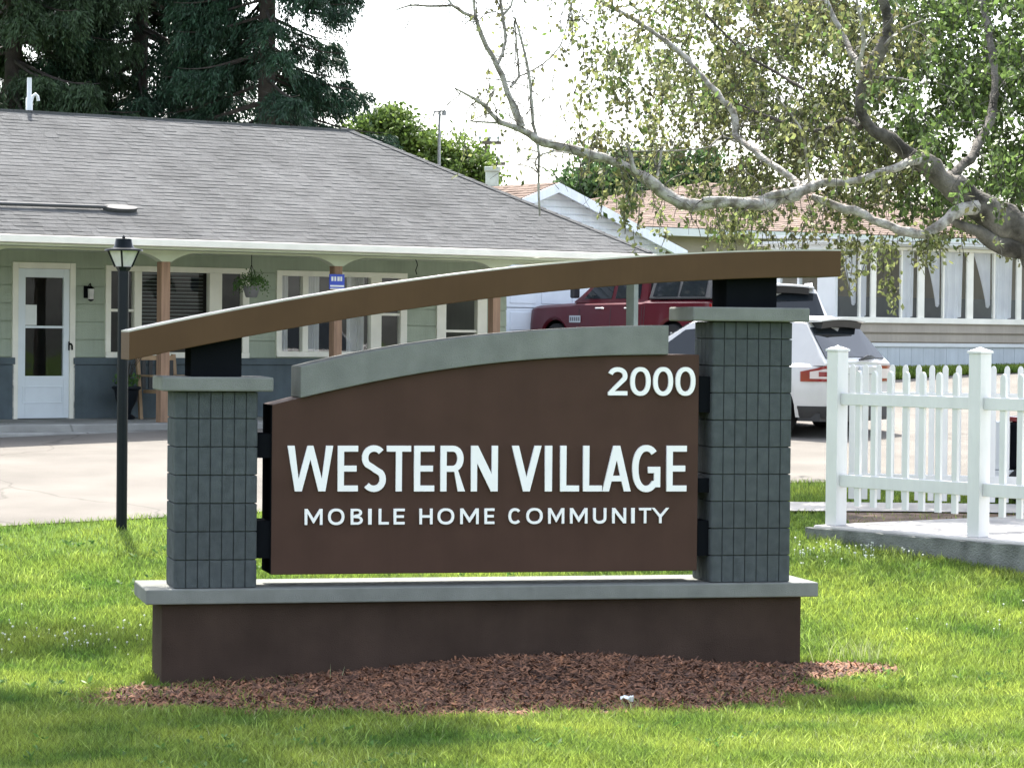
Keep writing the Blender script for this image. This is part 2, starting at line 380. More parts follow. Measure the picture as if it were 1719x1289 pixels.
# black mounting brackets between panel and pillars
for (u_a, u_b), ys in (((lb-.004, pa+.002), ((728,768),(874,936))), ((pb-.002, ra_+.03), ((632,692),(802,826),(873,932)))):
    for y0, y1 in ys:
        xx = 440 if u_a < 0 else 1180
        z1 = sp(xx, y0, .1)[1]; z0 = sp(xx, y1, .1)[1]
        MB().box(u_a, u_b, .055, .40, z0, z1).build('mounting_bracket', MT['black'], sign)
# ------------------------------------------------------------------ lettering
def offset_path(P, hw, closed=False):
    n = len(P); Lf = []; Rt = []
    for i in range(n):
        p = P[i]
        a = P[i-1] if i else None; b = P[i+1] if i < n-1 else None
        def nrm(s_, e_):
            d = (e_[0]-s_[0], e_[1]-s_[1]); l = math.hypot(*d); return (-d[1]/l, d[0]/l)
        if a is None: nx, ny = nrm(p, b); k = 1
        elif b is None: nx, ny = nrm(a, p); k = 1
        else:
            n1, n2 = nrm(a, p), nrm(p, b); nx, ny = n1[0]+n2[0], n1[1]+n2[1]; l = math.hypot(nx, ny); nx /= l; ny /= l
            k = 1/max(.5, nx*n1[0]+ny*n1[1])
        Lf.append((p[0]+nx*hw*k, p[1]+ny*hw*k)); Rt.append((p[0]-nx*hw*k, p[1]-ny*hw*k))
    return Lf + Rt[::-1]
def ell(cx, cy, rx, ry, a0, a1, n=24, e=2.2):
    out = []
    for i in range(n+1):
        t = R(a0+(a1-a0)*i/n); c, s_ = math.cos(t), math.sin(t)
        out.append((cx+rx*math.copysign(abs(c)**(2/e), c), cy+ry*math.copysign(abs(s_)**(2/e), s_)))
    return out
def glyph(ch, w, t):
    c = 1.12*t; h = t/2; tv = t*.94
    if ch == 'I': return [[(0,0),(w,0),(w,1),(0,1)]]
    if ch == 'L': return [[(0,0),(w,0),(w,tv),(t,tv),(t,1),(0,1)]]
    if ch == 'T': return [[(w/2-h,0),(w/2+h,0),(w/2+h,1-tv),(w,1-tv),(w,1),(0,1),(0,1-tv),(w/2-h,1-tv)]]
    if ch == 'E': return [[(0,0),(w,0),(w,tv),(t,tv),(t,.5-tv/2),(w*.93,.5-tv/2),(w*.93,.5+tv/2),(t,.5+tv/2),(t,1-tv),(w,1-tv),(w,1),(0,1)]]
    if ch == 'H': return [[(0,0),(t,0),(t,.5-tv/2),(w-t,.5-tv/2),(w-t,0),(w,0),(w,1),(w-t,1),(w-t,.5+tv/2),(t,.5+tv/2),(t,1),(0,1)]]
    if ch == 'N': k = t/(w-c); return [[(0,0),(t,0),(t,1-k*1.25),(w-c,0),(w,0),(w,1),(w-t,1),(w-t,k*1.25),(c,1),(0,1)]]
    if ch == 'M':
        s_ = (1-.40)/(w/2-c); v = .10; h1 = min(.93, v+s_*(w/2-t)-.02)
        return [[(0,0),(t,0),(t,h1),(w/2-.35*h,v),(w/2+.35*h,v),(w-t,h1),(w-t,0),(w,0),(w,1),(w-c,1),(w/2,.40),(c,1),(0,1)]]
    if ch == 'V': y = 1-(w/2-c)/(w/2-.55*t); return [[(0,1),(w/2-.55*t,0),(w/2+.55*t,0),(w,1),(w-c,1),(w/2,y),(c,1)]]
    if ch == 'W':
        a1 = .165*w; b_ = c; m = a1+b_/2; q = .30
        return [[(0,1),(a1,0),(a1+b_,0),(w/2,.70),(w-a1-b_,0),(w-a1,0),(w,1),(w-c,1),(w-a1-b_*.52,.27),(w/2+c*.42,1),(w/2-c*.42,1),(a1+b_*.52,.27),(c,1)]]
    if ch == 'A':
        X = lambda y, ins: ins + (w/2-.55*t)*y      # left edge
        b0, b1 = .22, .22+tv*.95
        ap = 1-(.55*t)/(w/2-.55*t)*1.1
        lx = lambda y: c + (w/2-.55*t)*y
        top = (w/2-c)/(w/2-.55*t)
        return [[(0,0),(c,0),(lx(b0),b0),(w-lx(b0),b0),(w-c,0),(w,0),(w/2+.55*t,1),(w/2-.55*t,1)], [(lx(b1),b1),(w-lx(b1),b1),(w/2,top)]]
    if ch == 'Y': return [[(w/2-h,0),(w/2+h,0),(w/2+h,.40),(w,1),(w-c,1),(w/2,.55),(c,1),(0,1),(w/2-h,.40)]]
    if ch in 'O0': return [ell(w/2,.5,w/2,.515,0,359,40,2.25), ell(w/2,.5,w/2-t,.515-tv,0,359,40,2.2)]
    if ch == 'C': return [offset_path(ell(w/2+.02,.5,w/2-h,.51-h,42,318,30,2.2), h)]
    if ch == 'U': return [offset_path([(h,1)]+ell(w/2,w*.42,w/2-h,w*.42-h+.01,180,360,20,2.2)+[(w-h,1)], h)]
    if ch == 'G':
        P = ell(w/2,.5,w/2-h,.515-h,48,312,30,2.2); P = [p for p in P]
        return [offset_path(P+[(w-h,.16),(w-h,.47),(w*.56,.47)], h)]
    if ch == 'S':
        P = ell(w/2,.735,w/2-h*1.0,.275-h,38,250,16,2.1)[:-2] + [(w*.42,.53),(w*.58,.47)] + ell(w/2,.265,w/2-h,.275-h,70,-142,16,2.1)[2:]
        return [offset_path(P, h)]
    if ch == '2':
        P = ell(w/2-.005,.70,w/2-h,.31-h,165,-28,16,2.1)+[(t*.55+.02,tv/2+.035)]
        o = offset_path(P, h); 
        return [o[:len(P)-1] + [(w*.93-.0, .0)][:0] + [(t*1.45,tv),(w,tv),(w,0),(0,0),(0,tv*.72)] + o[len(P)+1:]] if True else None
    if ch == 'R':
        bx = w*.50; out = [(0,0),(0,1),(bx,1)] + ell(bx,.715,w*.93-bx,.285,90,-62,12,2.1) + [(w,0),(w-c*1.05,0),(w*.93*.60,.43),(t,.43),(t,0)]
        return [out, [(t,.43+tv),(t,1-tv)]+ell(bx,.715,w*.93-bx-t,.285-tv,90,-90,12,2.1)]
    if ch == 'B':
        bx = w*.52; out = [(0,0),(0,1),(bx,1)] + ell(bx,.755,w*.94-bx,.245,90,-60,10,2.1) + ell(bx,.275,w-bx,.275,58,-90,10,2.1)
        return [out, [(t,.51+tv*.5),(t,1-tv)]+ell(bx,.51+.245,w*.94-bx-t,.245-tv*.85,90,-90,8,2.1), [(t,tv),(t,.51-tv*.5)]+ell(bx,.275,w-bx-t,.26-tv*.8,90,-90,8,2.1)]
def letter(ch, x0, x1, y0, y1, t, thick=.022, name='letter'):
    """pixel box in the photo -> real letter standing on the panel face"""
    a, zt = sp(x0, y0, vp0-.02); b, _ = sp(x1, y0, vp0-.02); zz = sp(x0, y1, vp0-.02)[1]; hgt = zt-zz; w = (b-a)/hgt
    cu_ = bpy.data.curves.new('tmp', 'CURVE'); cu_.dimensions = '2D'; cu_.fill_mode = 'BOTH'; cu_.extrude = thick/2
    for pol in glyph(ch, w, t):
        s_ = cu_.splines.new('POLY'); s_.points.add(len(pol)-1)
        for i, p in enumerate(pol): s_.points[i].co = (p[0]*hgt, p[1]*hgt, 0, 1)
        s_.use_cyclic_u = True
    tmp = bpy.data.objects.new('tmp', cu_); C.objects.link(tmp)
    me = bpy.data.meshes.new_from_object(tmp.evaluated_get(bpy.context.evaluated_depsgraph_get()))
    bpy.data.objects.remove(tmp); bpy.data.curves.remove(cu_)
    for v in me.vertices:
        x, y, z = v.co; v.co = (a+x, vp0-.012-z, zz+y)
    me.name = name; me.materials.clear(); me.materials.append(MT['letter']); me.update()
    o = bpy.data.objects.new(name, me); C.objects.link(o); o.parent = sign
    return o
Z8 = lambda x: 440+x/2.262
Y8 = lambda y: 580+y/2.262
for ch, a, b in (('W',97,270),('E',288,365),('S',380,471),('T',474,566),('E',578,655),('R',678,772),('N',794,896),('V',949,1061),('I',1075,1102),('L',1133,1205),('L',1220,1292),('A',1293,1401),('G',1407,1513),('E',1537,1613)):
    letter(ch, Z8(a), Z8(b), Y8(380), Y8(553.5), .138)
for ch, a, b in (('M',162,230),('O',251,313),('B',337,383),('I',403.5,416.5),('L',443,482),('E',500,542),('H',598,648),('O',667,730),('M',753,823),('E',845,883),('C',935,985),('O',1004,1066),('M',1087,1148),('M',1170,1236),('U',1258,1308),('N',1330,1383),('I',1402.5,1415.5),('T',1432,1478),('Y',1480,1546)):
    k = (a-162)/1384
    letter(ch, Z8(a), Z8(b), Y8(620-4.5*k), Y8(680.5-7*k), .172, .016)
for ch, a, b in (('2',1315,1388),('0',1399,1476),('0',1486,1561),('0',1571,1646)):
    letter(ch, Z8(a), Z8(b), Y8(83), Y8(189), .165, name='digit')
# ------------------------------------------------------------------ building helpers
def hit(x, y, p, n):
    d = ray(x, y); e = Vector((0,0,EYE)); return e + d*((Vector(p)-e).dot(n)/d.dot(n))
def clap(mb, u0, u1, z0, z1, ex, holes=(), v=0.0, lip=.014, clip=None, gap=.012):
    """lapped boards facing -v; holes = (u0,u1,z0,z1)"""
    z = z0
    while z < z1-1e-4:
        zt = min(z+ex, z1); cuts = sorted({z, zt} | {h for a in holes for h in (a[2], a[3]) if z < h < zt})
        for za, zb_ in zip(cuts[:-1], cuts[1:]):
            segs = [(u0, u1)]
            if clip: segs = [clip((za+zb_)/2)]
            for h in holes:
                if h[2] < (za+zb_)/2 < h[3]:
                    ns = []
                    for s0, s1 in segs:
                        if h[1] <= s0 or h[0] >= s1: ns.append((s0, s1)); continue
                        if s0 < h[0]: ns.append((s0, h[0]))
                        if h[1] < s1: ns.append((h[1], s1))
                    segs = ns
            f = lambda q: v - lip*(1-.5*(q-z)/ex)
            for s0, s1 in segs:
                if s1-s0 < .002: continue
                if clip:
                    a0, a1 = clip(za); b0, b1 = clip(zb_)
                else: a0, a1, b0, b1 = s0, s1, s0, s1
                g_ = gap if za == z and zb_-za > gap*1.5 else 0
                mb.quad((a0,f(za),za+g_),(a1,f(za),za+g_),(b1,f(zb_),zb_),(b0,f(zb_),zb_))
                if g_: mb.quad((a0,v,za),(a1,v,za),(a1,v,za+g_),(a0,v,za+g_)).quad((a0,v,za+g_),(a1,v,za+g_),(a1,f(za),za+g_),(a0,f(za),za+g_)).quad((a0,v,za),(a1,v,za),(a1,f(za),za),(a0,f(za),za))
        z = zt
    return mb
def shingles(mb, P, s0, s1, rows, length, tab=.30, th=.014):
    """P(s, t) -> point, t = metres up the slope; s0/s1(t) limits"""
    ex = length/rows
    n = (P(1,0)-P(0,0)).cross(P(0,1)-P(0,0)).normalized()
    if n.z < 0: n = -n
    for r in range(rows):
        t0, t1 = r*ex, (r+1)*ex+.01; a, b = s0(t0), s1(t0); a1_, b1_ = s0(t1), s1(t1)
        s = a - random.random()*tab
        while s < b:
            w = tab*random.uniform(.35, 1.05); e = s+w-.004
            A, B = max(s, a), min(e, b); A1, B1 = max(s, a1_), min(e, b1_)
            if B-A > .01:
                if B1 < A1: A1 = B1 = (max(a1_, min(b1_, (A+B)/2)))
                h = th*random.uniform(.5, 1.3); dt = random.uniform(0, .012)
                p = [P(A,t0-dt)+n*h, P(B,t0-dt)+n*h, P(B1,t1)+n*.003, P(A1,t1)+n*.003, P(A,t0-dt)-n*.002, P(B,t0-dt)-n*.002]
                mb.add(p, [(0,1,2,3),(4,5,1,0)])
            s += w
    return mb
def window(fr, root, x0, x1, y0, y1, v, parts, trim=.07, name='window', m='trim', g='pane', pix=True, sash=None):
    """x/y outer pixel box; parts = list of (x0,x1) pane spans in pixels"""
    a, zt = fr.pix(x0, y0, v); b, _ = fr.pix(x1, y0, v); zb = fr.pix(x0, y1, v)[1]
    f = MB(); spans = [(fr.pix(p, y0, v)[0], fr.pix(q, y0, v)[0]) for p, q in parts]
    f.box(a, b, v-.045, v+.06, zt-trim, zt); f.box(a, b, v-.06, v+.06, zb, zb+trim)
    edges = [a] + [e for s_ in spans for e in s_] + [b]
    for i in range(0, len(edges), 2): f.box(edges[i], edges[i+1], v-.043, v+.06, zb+trim, zt-trim)
    w = f.build(name, MT[m], root, bevel=.006)
    for (p, q) in spans:
        MB().quad((p,v+.014,zb+trim),(q,v+.014,zb+trim),(q,v+.014,zt-trim),(p,v+.014,zt-trim)).build('pane', MT[g], w, fix=False)
    if sash:
        zs = fr.pix(*sash[1], v)[1]
        for i in sash[0]: MB().box(spans[i][0]+.001, spans[i][1]-.001, v-.02, v+.03, zs-.02, zs+.02).build('sash_bar', MT[m], w, bevel=.004)
    return w, (a, b, zb, zt), spans, zb+trim, zt-trim
# ------------------------------------------------------------------ green office
OF = Frame(-6.83, 41.5, 36); of = OF.pix
office = fthing(OF, 'office_building', 'sage green office with grey shingled hip roof and cedar porch posts', 'building')
FL, GR = 1.255, 1.10; VF = -2.45; UL = -7.5
uE, zE = of(1097, 426, VF); 
lo, hi = 1.0, 9.0
for _ in range(40):
    w_ = (lo+hi)/2; uu, zz = of(585, 219, VF+w_)
    if uu < uE-w_: lo = w_
    else: hi = w_
WR = w_; zR = of(585, 219, VF+WR)[1]; uR_ = uE-WR
uW = of(849, 540, 0)[0]; zWain = of(300, 601, 0)[1]
SL = math.hypot(WR, zR-zE)
print('office: eave z', zE, 'ridge z', zR, 'w', WR, 'uE', uE, 'uW', uW)
# roof
P = lambda s, t: Vector((s, VF+WR*t/SL, zE+(zR-zE)*t/SL))
mb = MB()
for ps in ([(UL-3,VF,zE-.012),(uE,VF,zE-.012),(uR_,VF+WR,zR-.012),(UL-3,VF+WR,zR-.012)], [(uE,VF,zE-.012),(uE,VF+2*WR,zE-.012),(uR_,VF+WR,zR-.012)], [(UL-3,VF+2*WR,zE-.012),(uE,VF+2*WR,zE-.012),(uR_,VF+WR,zR-.012),(UL-3,VF+WR,zR-.012)]): mb.quad(*ps)
mb.quad((UL-3,VF,zE-.012),(UL-3,VF+2*WR,zE-.012),(UL-3,VF+WR,zR-.012))
shingles(mb, P, lambda t: UL-3, lambda t: uE-WR*t/SL+.02, 36, SL, tab=.24, th=.009)
for i in range(60):      # ridge and hip caps
    u = UL+6-i*.0; 
hipd = (Vector((uR_,VF+WR,zR))-Vector((uE,VF,zE))); nh = int(hipd.length/.2)
for i in range(nh):
    a = Vector((uE,VF,zE))+hipd*(i/nh); b = Vector((uE,VF,zE))+hipd*((i+1.2)/nh)
    for sgn in (-1, 1):
        o = Vector((-.12,0,-.0)) if sgn < 0 else Vector((0,.12,0))
        dn = Vector((0,0,.02)); mb.quad(a+dn+Vector((0,0,.012)), b+dn, b+dn+o-Vector((0,0,.0)), a+dn+o)
roof = mb.build('roof', MT['shingle'], office, fix=False)
mb = MB(); s = UL-3
while s < uR_:
    mb.box(s, s+.29, VF+WR-.055, VF+WR+.055, zR-.03, zR+.010+random.random()*.006); s += .3
mb.build('ridge_cap', MT['shingle'], roof)
# fascia / gutter, soffit, beam with arched brackets
f = MB(); f.box(UL-3, uE, VF-.07, VF, zE-.115, zE-.012); f.box(uE-.001, uE+.06, VF-.07, VF+2*WR+.07, zE-.115, zE-.012)
f.build('gutter', MT['trim'], office, bevel=.012)
MB().box(UL-3, uE-.02, VF+.01, 0.4, zE-.15, zE-.118).build('soffit', MT['sage_pale'], office)
VB = -1.97
zbm = of(400, 427, VB-.04)[1]; zbr = of(283, 439.5, VB-.04)[1]
p1 = (of(269.5,600,VB)[0], of(283.5,600,VB)[0]); p2 = (of(559.7,600,VB)[0], of(572,600,VB)[0]); p3 = (of(826.4,520,VB)[0], of(839,520,VB)[0]); p4 = (of(1064,520,VB)[0], of(1071.5,520,VB)[0])
print('posts', p1, p2, p3, p4)
sp_ = p2[0]-p1[0]
ctrs = [(p1[0]+p1[1])/2 - k*sp_ for k in (2,1)] + [(p[0]+p[1])/2 for p in (p1,p2,p3)]
pts = []
for cc in ctrs:
    wf = .08; wl = .44
    for k in range(9):
        t = k/8; x = cc-wf-wl*(1-t); 
        z = zbm-(zbm-zbr)*(1-math.cos(t*math.pi/2)**.8 if t < 1 else 1); pts.append((x, z))
    for k in range(9):
        t = 1-k/8; x = cc+wf+wl*(1-t)
        z = zbm-(zbm-zbr)*(1-math.cos(t*math.pi/2)**.8 if t < 1 else 1); pts.append((x, z))
xs = [UL-2] + [p[0] for p in pts] + [uE-.3]; zs = [zbm] + [p[1] for p in pts] + [zbm]
strip_prism(xs, zs, [zE-.152]*len(xs), VB-.04, VB+.12).build('porch_beam', MT['sage_pale'], office)
MB().box(uE-.34, uE-.2, VB-.04, .4, zbm, zE-.152).build('porch_beam', MT['sage_pale'], office)
for i, cc in enumerate(ctrs):
    MB().box(cc-.07, cc+.07, VB-.02, VB+.12, FL, zbr+.02).build('porch_post', MT['cedar'], office, bevel=.006)
MB().box(p4[0], p4[1], VB, VB+.20, FL, zbm).build('porch_post', MT['greypost'], office, bevel=.006)['label'] = 'grey painted corner post'
# porch floor and step
MB().box(UL-3, p4[1]+.25, VB-.32, .0, GR-.2, FL).build('porch_floor', MT['curb'], office, bevel=.015)
MB().box(UL-3, p4[1]+.25, VB-.62, VB-.322, GR-.2, FL-.10).build('porch_step', MT['curb'], office, bevel=.02)
# walls with openings
def ob(x0, x1, y0, y1): a, zt = of(x0, y0, 0); b, _ = of(x1, y0, 0); return [a, b, of(x0, y1, 0)[1], zt]
H_door = ob(19.5, 125, 439.5, 703); H_door[2] = FL
H_w1 = ob(176, 417, 445, 600.5); H_w2 = ob(463, 682, 453.5, 599); H_w3 = ob(732, 816, 460, 594)
holes = [[h[0]+.03, h[1]-.03, h[2]-(.02 if h is H_door else -.03), h[3]-.03] for h in (H_door, H_w1, H_w2, H_w3)]
mb = MB(); clap(mb, UL-2, uW, zWain, zE-.15, .26, holes, 0, lip=.022)
mb.box(UL-2, uW, 4.75, 4.85, GR, zE-.1); mb.box(UL-2.1, UL-2, 0, 4.85, GR, zE-.1); mb.box(uW-.08, uW, .01, 4.75, GR, zE-.1)
mb.build('wall', MT['sage'], office, fix=False)
mb = MB()
for a, b in ((UL-2, H_door[0]+.03), (H_door[1]-.03, uW)): mb.box(a, b, -.05, .03, FL, zWain-.10); mb.box(a, b, -.085, .03, zWain-.098, zWain)
mb.build('wainscot', MT['slate'], office, bevel=.006)
MB().box(UL-2, uW-.1, 2.2, 2.25, FL, zE-.16).build('inner_wall', MT['room'], office)
MB().box(UL-2, uW-.1, .06, 2.2, FL-.03, FL).build('inner_floor', MT['room'], office)
# door
a, b, z0, z1 = H_door
d = MB(); d.box(a, a+.09, -.05, .05, z0, z1); d.box(b-.09, b, -.05, .05, z0, z1); d.box(a+.09, b-.09, -.05, .05, z1-.09, z1)
d.build('door_frame', MT['trim'], office, bevel=.006)
zz = lambda y: of(72, y, 0)[1]; uu_ = lambda x: of(x, 560, 0)[0]
a, b = a+.092, b-.092; g0, g1 = uu_(41), uu_(105)
d = MB(); d.box(a, g0, -.03, .02, z0+.01, z1-.092); d.box(g1, b, -.03, .02, z0+.01, z1-.092)
d.box(g0, g1, -.03, .02, zz(466), z1-.092); d.box(g0, g1, -.034, .02, zz(551), zz(547)); d.box(g0, g1, -.03, .02, z0+.01, zz(631))
door = d.build('door', MT['door'], office, bevel=.004)
MB().quad((g0,.003,zz(547)),(g1,.003,zz(547)),(g1,.003,zz(466)),(g0,.003,zz(466))).build('pane', MT['pane'], door, fix=False)
MB().quad((g0,.003,zz(631)),(g1,.003,zz(631)),(g1,.003,zz(551)),(g0,.003,zz(551))).build('pane', MT['pane'], door, fix=False)
f = MB(); q0, q1, y0, y1 = uu_(36), uu_(104), zz(677), zz(648)
for bx in ((q0,q1,y0,y0+.02),(q0,q1,y1-.02,y1),(q0,q0+.02,y0+.02,y1-.02),(q1-.02,q1,y0+.02,y1-.02)): f.box(bx[0], bx[1], -.04, -.031, bx[2], bx[3])
f.build('door_panel', MT['door'], door, bevel=.003)
hx = uu_(115); MB().tube([(hx,-.03,zz(577)),(hx,-.085,zz(577)),(hx+.015,-.085,zz(580)),(hx+.02,-.08,zz(587))], .014).box(hx-.02, hx+.02, -.045, -.032, zz(588), zz(573)).build('door_handle', MT['black'], door)
MB().box(uu_(41.5), uu_(61), -.008, -.003, zz(546), zz(512)).build('paper_notice', MT['paper'], door)
# windows
w1, bx1, s1, zb1, zt1 = window(OF, office, 176, 417, 445, 600.5, 0, [(185,224),(236.5,350),(371,406)], trim=.085, sash=((0,), (200,521)))
sl_ = MB(); q = zt1-.02
while q > zb1+.3: sl_.box(s1[1][0]+.02, s1[1][1]-.05, .07, .105, q-.006, q); q -= .055
sl_.build('window_blind', MT['blind'], w1)
w2, bx2, s2, zb2, zt2 = window(OF, office, 463, 682, 453.5, 599, 0, [(472,506.5),(516,621),(639,671)], trim=.085, g='pane2', sash=((2,), (655,528)))
for (q0, q1, k) in ((s2[0][0], s2[0][0]+.55*(s2[0][1]-s2[0][0]), 0), (s2[1][0]+.02, s2[1][0]+.3, 1), (s2[1][1]-.35, s2[1][1]-.02, 2)):
    c = MB(); n = 18
    V_ = [(q0+(q1-q0)*i/n, .12+.02*math.sin(i*1.9), z_) for z_ in (zb2, zt2) for i in range(n+1)]
    c.add(V_, [(i,i+1,n+2+i,n+1+i) for i in range(n)]); c.build('curtain', MT['curtain'], w2, fix=False, smooth=60)
w3, bx3, s3, zb3, zt3 = window(OF, office, 732, 816, 460, 594, 0, [(747.5,800)], trim=.085, sash=((0,), (775,556)))
# roof fittings
hp = at(49, 186, 41.5+4.0); u_, v_, z_ = OF.loc(hp)
u_ = of(49, 186, VF+WR+.1)[0]
zt_ = of(48, 131, VF+WR+.1)[1]
mb = MB(); mb.lathe([(.05,zR-.2),(.05,zR+.20),(.034,zR+.22),(.034,zt_)], (u_, VF+WR+.1, 0), 12)
v0 = VF+WR+.1
mb.tube([(u_+.03,v0,zR+.14),(u_+.06,v0,zR+.24),(u_+.10,v0,zR+.27),(u_+.135,v0,zR+.24),(u_+.15,v0,zR+.17)], .024, 8)
mb.build('vent_pipe', MT['white_paint'], office, smooth=50)
nrm = (P(1,0)-P(0,0)).cross(P(0,1)-P(0,0)).normalized()
nw = OF.u*nrm.x + OF.v*nrm.y + Vector((0,0,nrm.z)); pw = OF.w(0, VF, zE)
A_ = OF.loc(hit(-200, 341, pw, nw)); B_ = OF.loc(hit(178, 353, pw, nw)); C_ = OF.loc(hit(224, 355, pw, nw))
mb = MB(); mb.tube([Vector(A_)+nrm*.05, Vector(B_)+nrm*.05], .026, 8)
e = Vector(C_)-Vector(B_); sd = nrm.cross(e).normalized()
mid = Vector(B_)+e*.5+nrm*.045
ring = [mid + e.normalized()*math.cos(t)*e.length*.62 + sd*math.sin(t)*.07 for t in [k*math.pi/10 for k in range(20)]]
n = 20; mb.add([r+nrm*.02 for r in ring]+[r-nrm*.03 for r in ring], [tuple(range(n)), tuple(range(n,2*n))[::-1]]+[(i,(i+1)%n,n+(i+1)%n,n+i) for i in range(n)])
mb.build('roof_conduit', MT['conduit'], office)
# things on the porch
def fixed(name, label, cat, u, v, z, group=None): return thing(name, label, cat, OF.w(u, v, z), OF.a, group)
u_, z_ = of(151, 490, -.12)
t = fixed('wall_lantern', 'small black lantern on the sage wall right of the white door', 'lantern', u_, 0, z_)
MB().box(-.05,.05,-.03,-.016,-.09,.09).build('back_plate', MT['black'], t, bevel=.005)
MB().tube([(0,-.03,.02),(0,-.09,.10),(0,-.13,.12),(0,-.15,.08)], .010, 6).build('bracket', MT['black'], t)
MB().lathe([(.005,.09),(.06,.05),(.055,.045)], (0,-.15,0), 8).build('lantern_cap', MT['black'], t)
MB().lathe([(.05,-.11),(.03,-.13),(.005,-.14)], (0,-.15,0), 8).build('lantern_base', MT['black'], t)
MB().lathe([(.042,-.108),(.048,.044)], (0,-.15,0), 8).build('lantern_glass', MT['frost'], t)
def basket(xp, yp, label):
    u, z = of(xp, yp, VB+.6); zt = zE-.15; t = fixed('hanging_basket', label, 'hanging plant', u, VB+.6, z)
    MB().lathe([(.07,-.17),(.085,-.16),(.135,0),(.12,0),(.10,-.02)], (0,0,0), 16).build('basket_pot', MT['pot'], t, smooth=40)
    m = MB(); m.tube([(0,0,.30),(0,0,zt-z)], .006, 5)
    for k in range(3):
        a = k*2.1; m.tube([(.13*math.cos(a),.13*math.sin(a),0),(0,0,.31)], .004, 4)
    m.build('hanger', MT['black'], t)
    n = 900; r = rng.random(n)**.6*.27; a = rng.random(n)*6.283; zz = .10+rng.normal(0,.05,n)-.9*np.maximum(0,r-.14)
    c = np.stack([r*np.cos(a), r*np.sin(a), zz], 1); leaves_np('plant_leaves', c, .03, .012, MT['shrubg'], t)
def leaves_np(name, c, ln, wd, m, parent=None, dirs=None, jit=1.0, flat=False):
    n = len(c); d = rng.normal(size=(n,3)) if dirs is None else dirs + rng.normal(size=(n,3))*.35*jit
    d /= np.linalg.norm(d, axis=1)[:,None]; q = rng.normal(size=(n,3)); s_ = np.cross(d, q); s_ /= np.linalg.norm(s_, axis=1)[:,None]+1e-9
    L_ = (ln*(.6+.8*rng.random(n)))[:,None]; W_ = (wd*(.7+.6*rng.random(n)))[:,None]
    V = np.stack([c, c+d*L_*.5+s_*W_, c+d*L_, c+d*L_*.5-s_*W_], 1).reshape(-1,3)
    return npmesh(name, V, np.arange(4*n).reshape(-1,4), m, parent)
basket(422, 480, 'hanging basket of green fern under the porch eave')
# empty plant hook
u, z = of(698, 440, VB+.6)
t = fixed('plant_hook', 'bare dark plant hook under the porch eave, holding nothing', 'hook', u, VB+.6, z)
MB().tube([(0,0,.10),(0,0,.03),(.02,0,0),(.03,0,-.05),(0,0,-.13),(.02,0,-.19)], .008, 6).build('hook', MT['black'], t)
# blue sign on post
u, z = of(566, 472, VB-.05)
t = fixed('blue_notice', 'small blue and white notice fixed to a cedar porch post', 'sign', u-.01, VB-.05, z)
MB().box(-.13,.13,-.012,.0,-.12,.10).build('notice_board', MT['blue'], t)
m = MB()
for k, w in enumerate((.035,.03,.04,.03)): m.box(-.10+k*.052,-.10+k*.052+w,-.016,-.0125,.00,.065)
m.box(-.12,.12,-.016,-.0125,-.085,-.06); m.box(-.12,.12,-.016,-.0125,-.12,-.105)
m.build('notice_lettering', MT['paper'], t)
# planter
u, _ = of(212, 690, -.55)
t = fixed('planter_pot', 'black urn planter with sparse twigs against the slate wainscot', 'planter', u, -.55, FL)
MB().lathe([(.12,0),(.14,.03),(.07,.08),(.08,.13),(.16,.28),(.18,.42),(.22,.45),(.21,.48),(.18,.47)], (0,0,0), 20).build('pot', MT['lamp_black'], t, smooth=40)
m = MB()
for k in range(16):
    a = random.random()*6.28; l = random.uniform(.2,.55); m.tube([(0,0,.5),(.12*math.cos(a),.12*math.sin(a),.5+l*.6),(.28*math.cos(a)*l*2,.28*math.sin(a)*l*2,.5+l)], .005, 4)
m.build('twigs', MT['bark_dark'], t)
n = 260; a = rng.random(n)*6.28; r = rng.random(n)*.2; leaves_np('plant_leaves', np.stack([r*np.cos(a), r*np.sin(a), .5+rng.random(n)*.16], 1), .05, .014, MT['shrubg'], t)
# wooden armchair
u, _ = of(300, 660, -1.0)
t = fixed('porch_chair', 'wooden porch armchair with dark slatted back behind the cedar post', 'chair', u-.05, -.75, FL)
for x in (-.30,.30):
    MB().box(x-.025,x+.025,-.32,-.27,0,.62).build('leg', MT['wood'], t, bevel=.004)
    m = MB(); m.add([(x-.025,.22,0),(x+.025,.22,0),(x+.025,.27,0),(x-.025,.27,0),(x-.025,.34,.95),(x+.025,.34,.95),(x+.025,.39,.95),(x-.025,.39,.95)], [(3,2,1,0),(4,5,6,7),(0,1,5,4),(1,2,6,5),(2,3,7,6),(3,0,4,7)]); m.build('leg', MT['wood'], t)
    MB().box(x-.04,x+.04,-.34,.30,.621,.65).build('armrest', MT['wood'], t, bevel=.004)
MB().box(-.27,.27,-.32,.24,.38,.43).build('seat', MT['wood'], t, bevel=.006)
m = MB()
for k in range(5): m.box(-.26+k*.115,-.20+k*.115,.29,.31,.44,.86)
m.build('backrest', MT['car_trim'], t); MB().box(-.274,.274,.30,.34,.862,.93).build('top_rail', MT['wood'], t, bevel=.004)
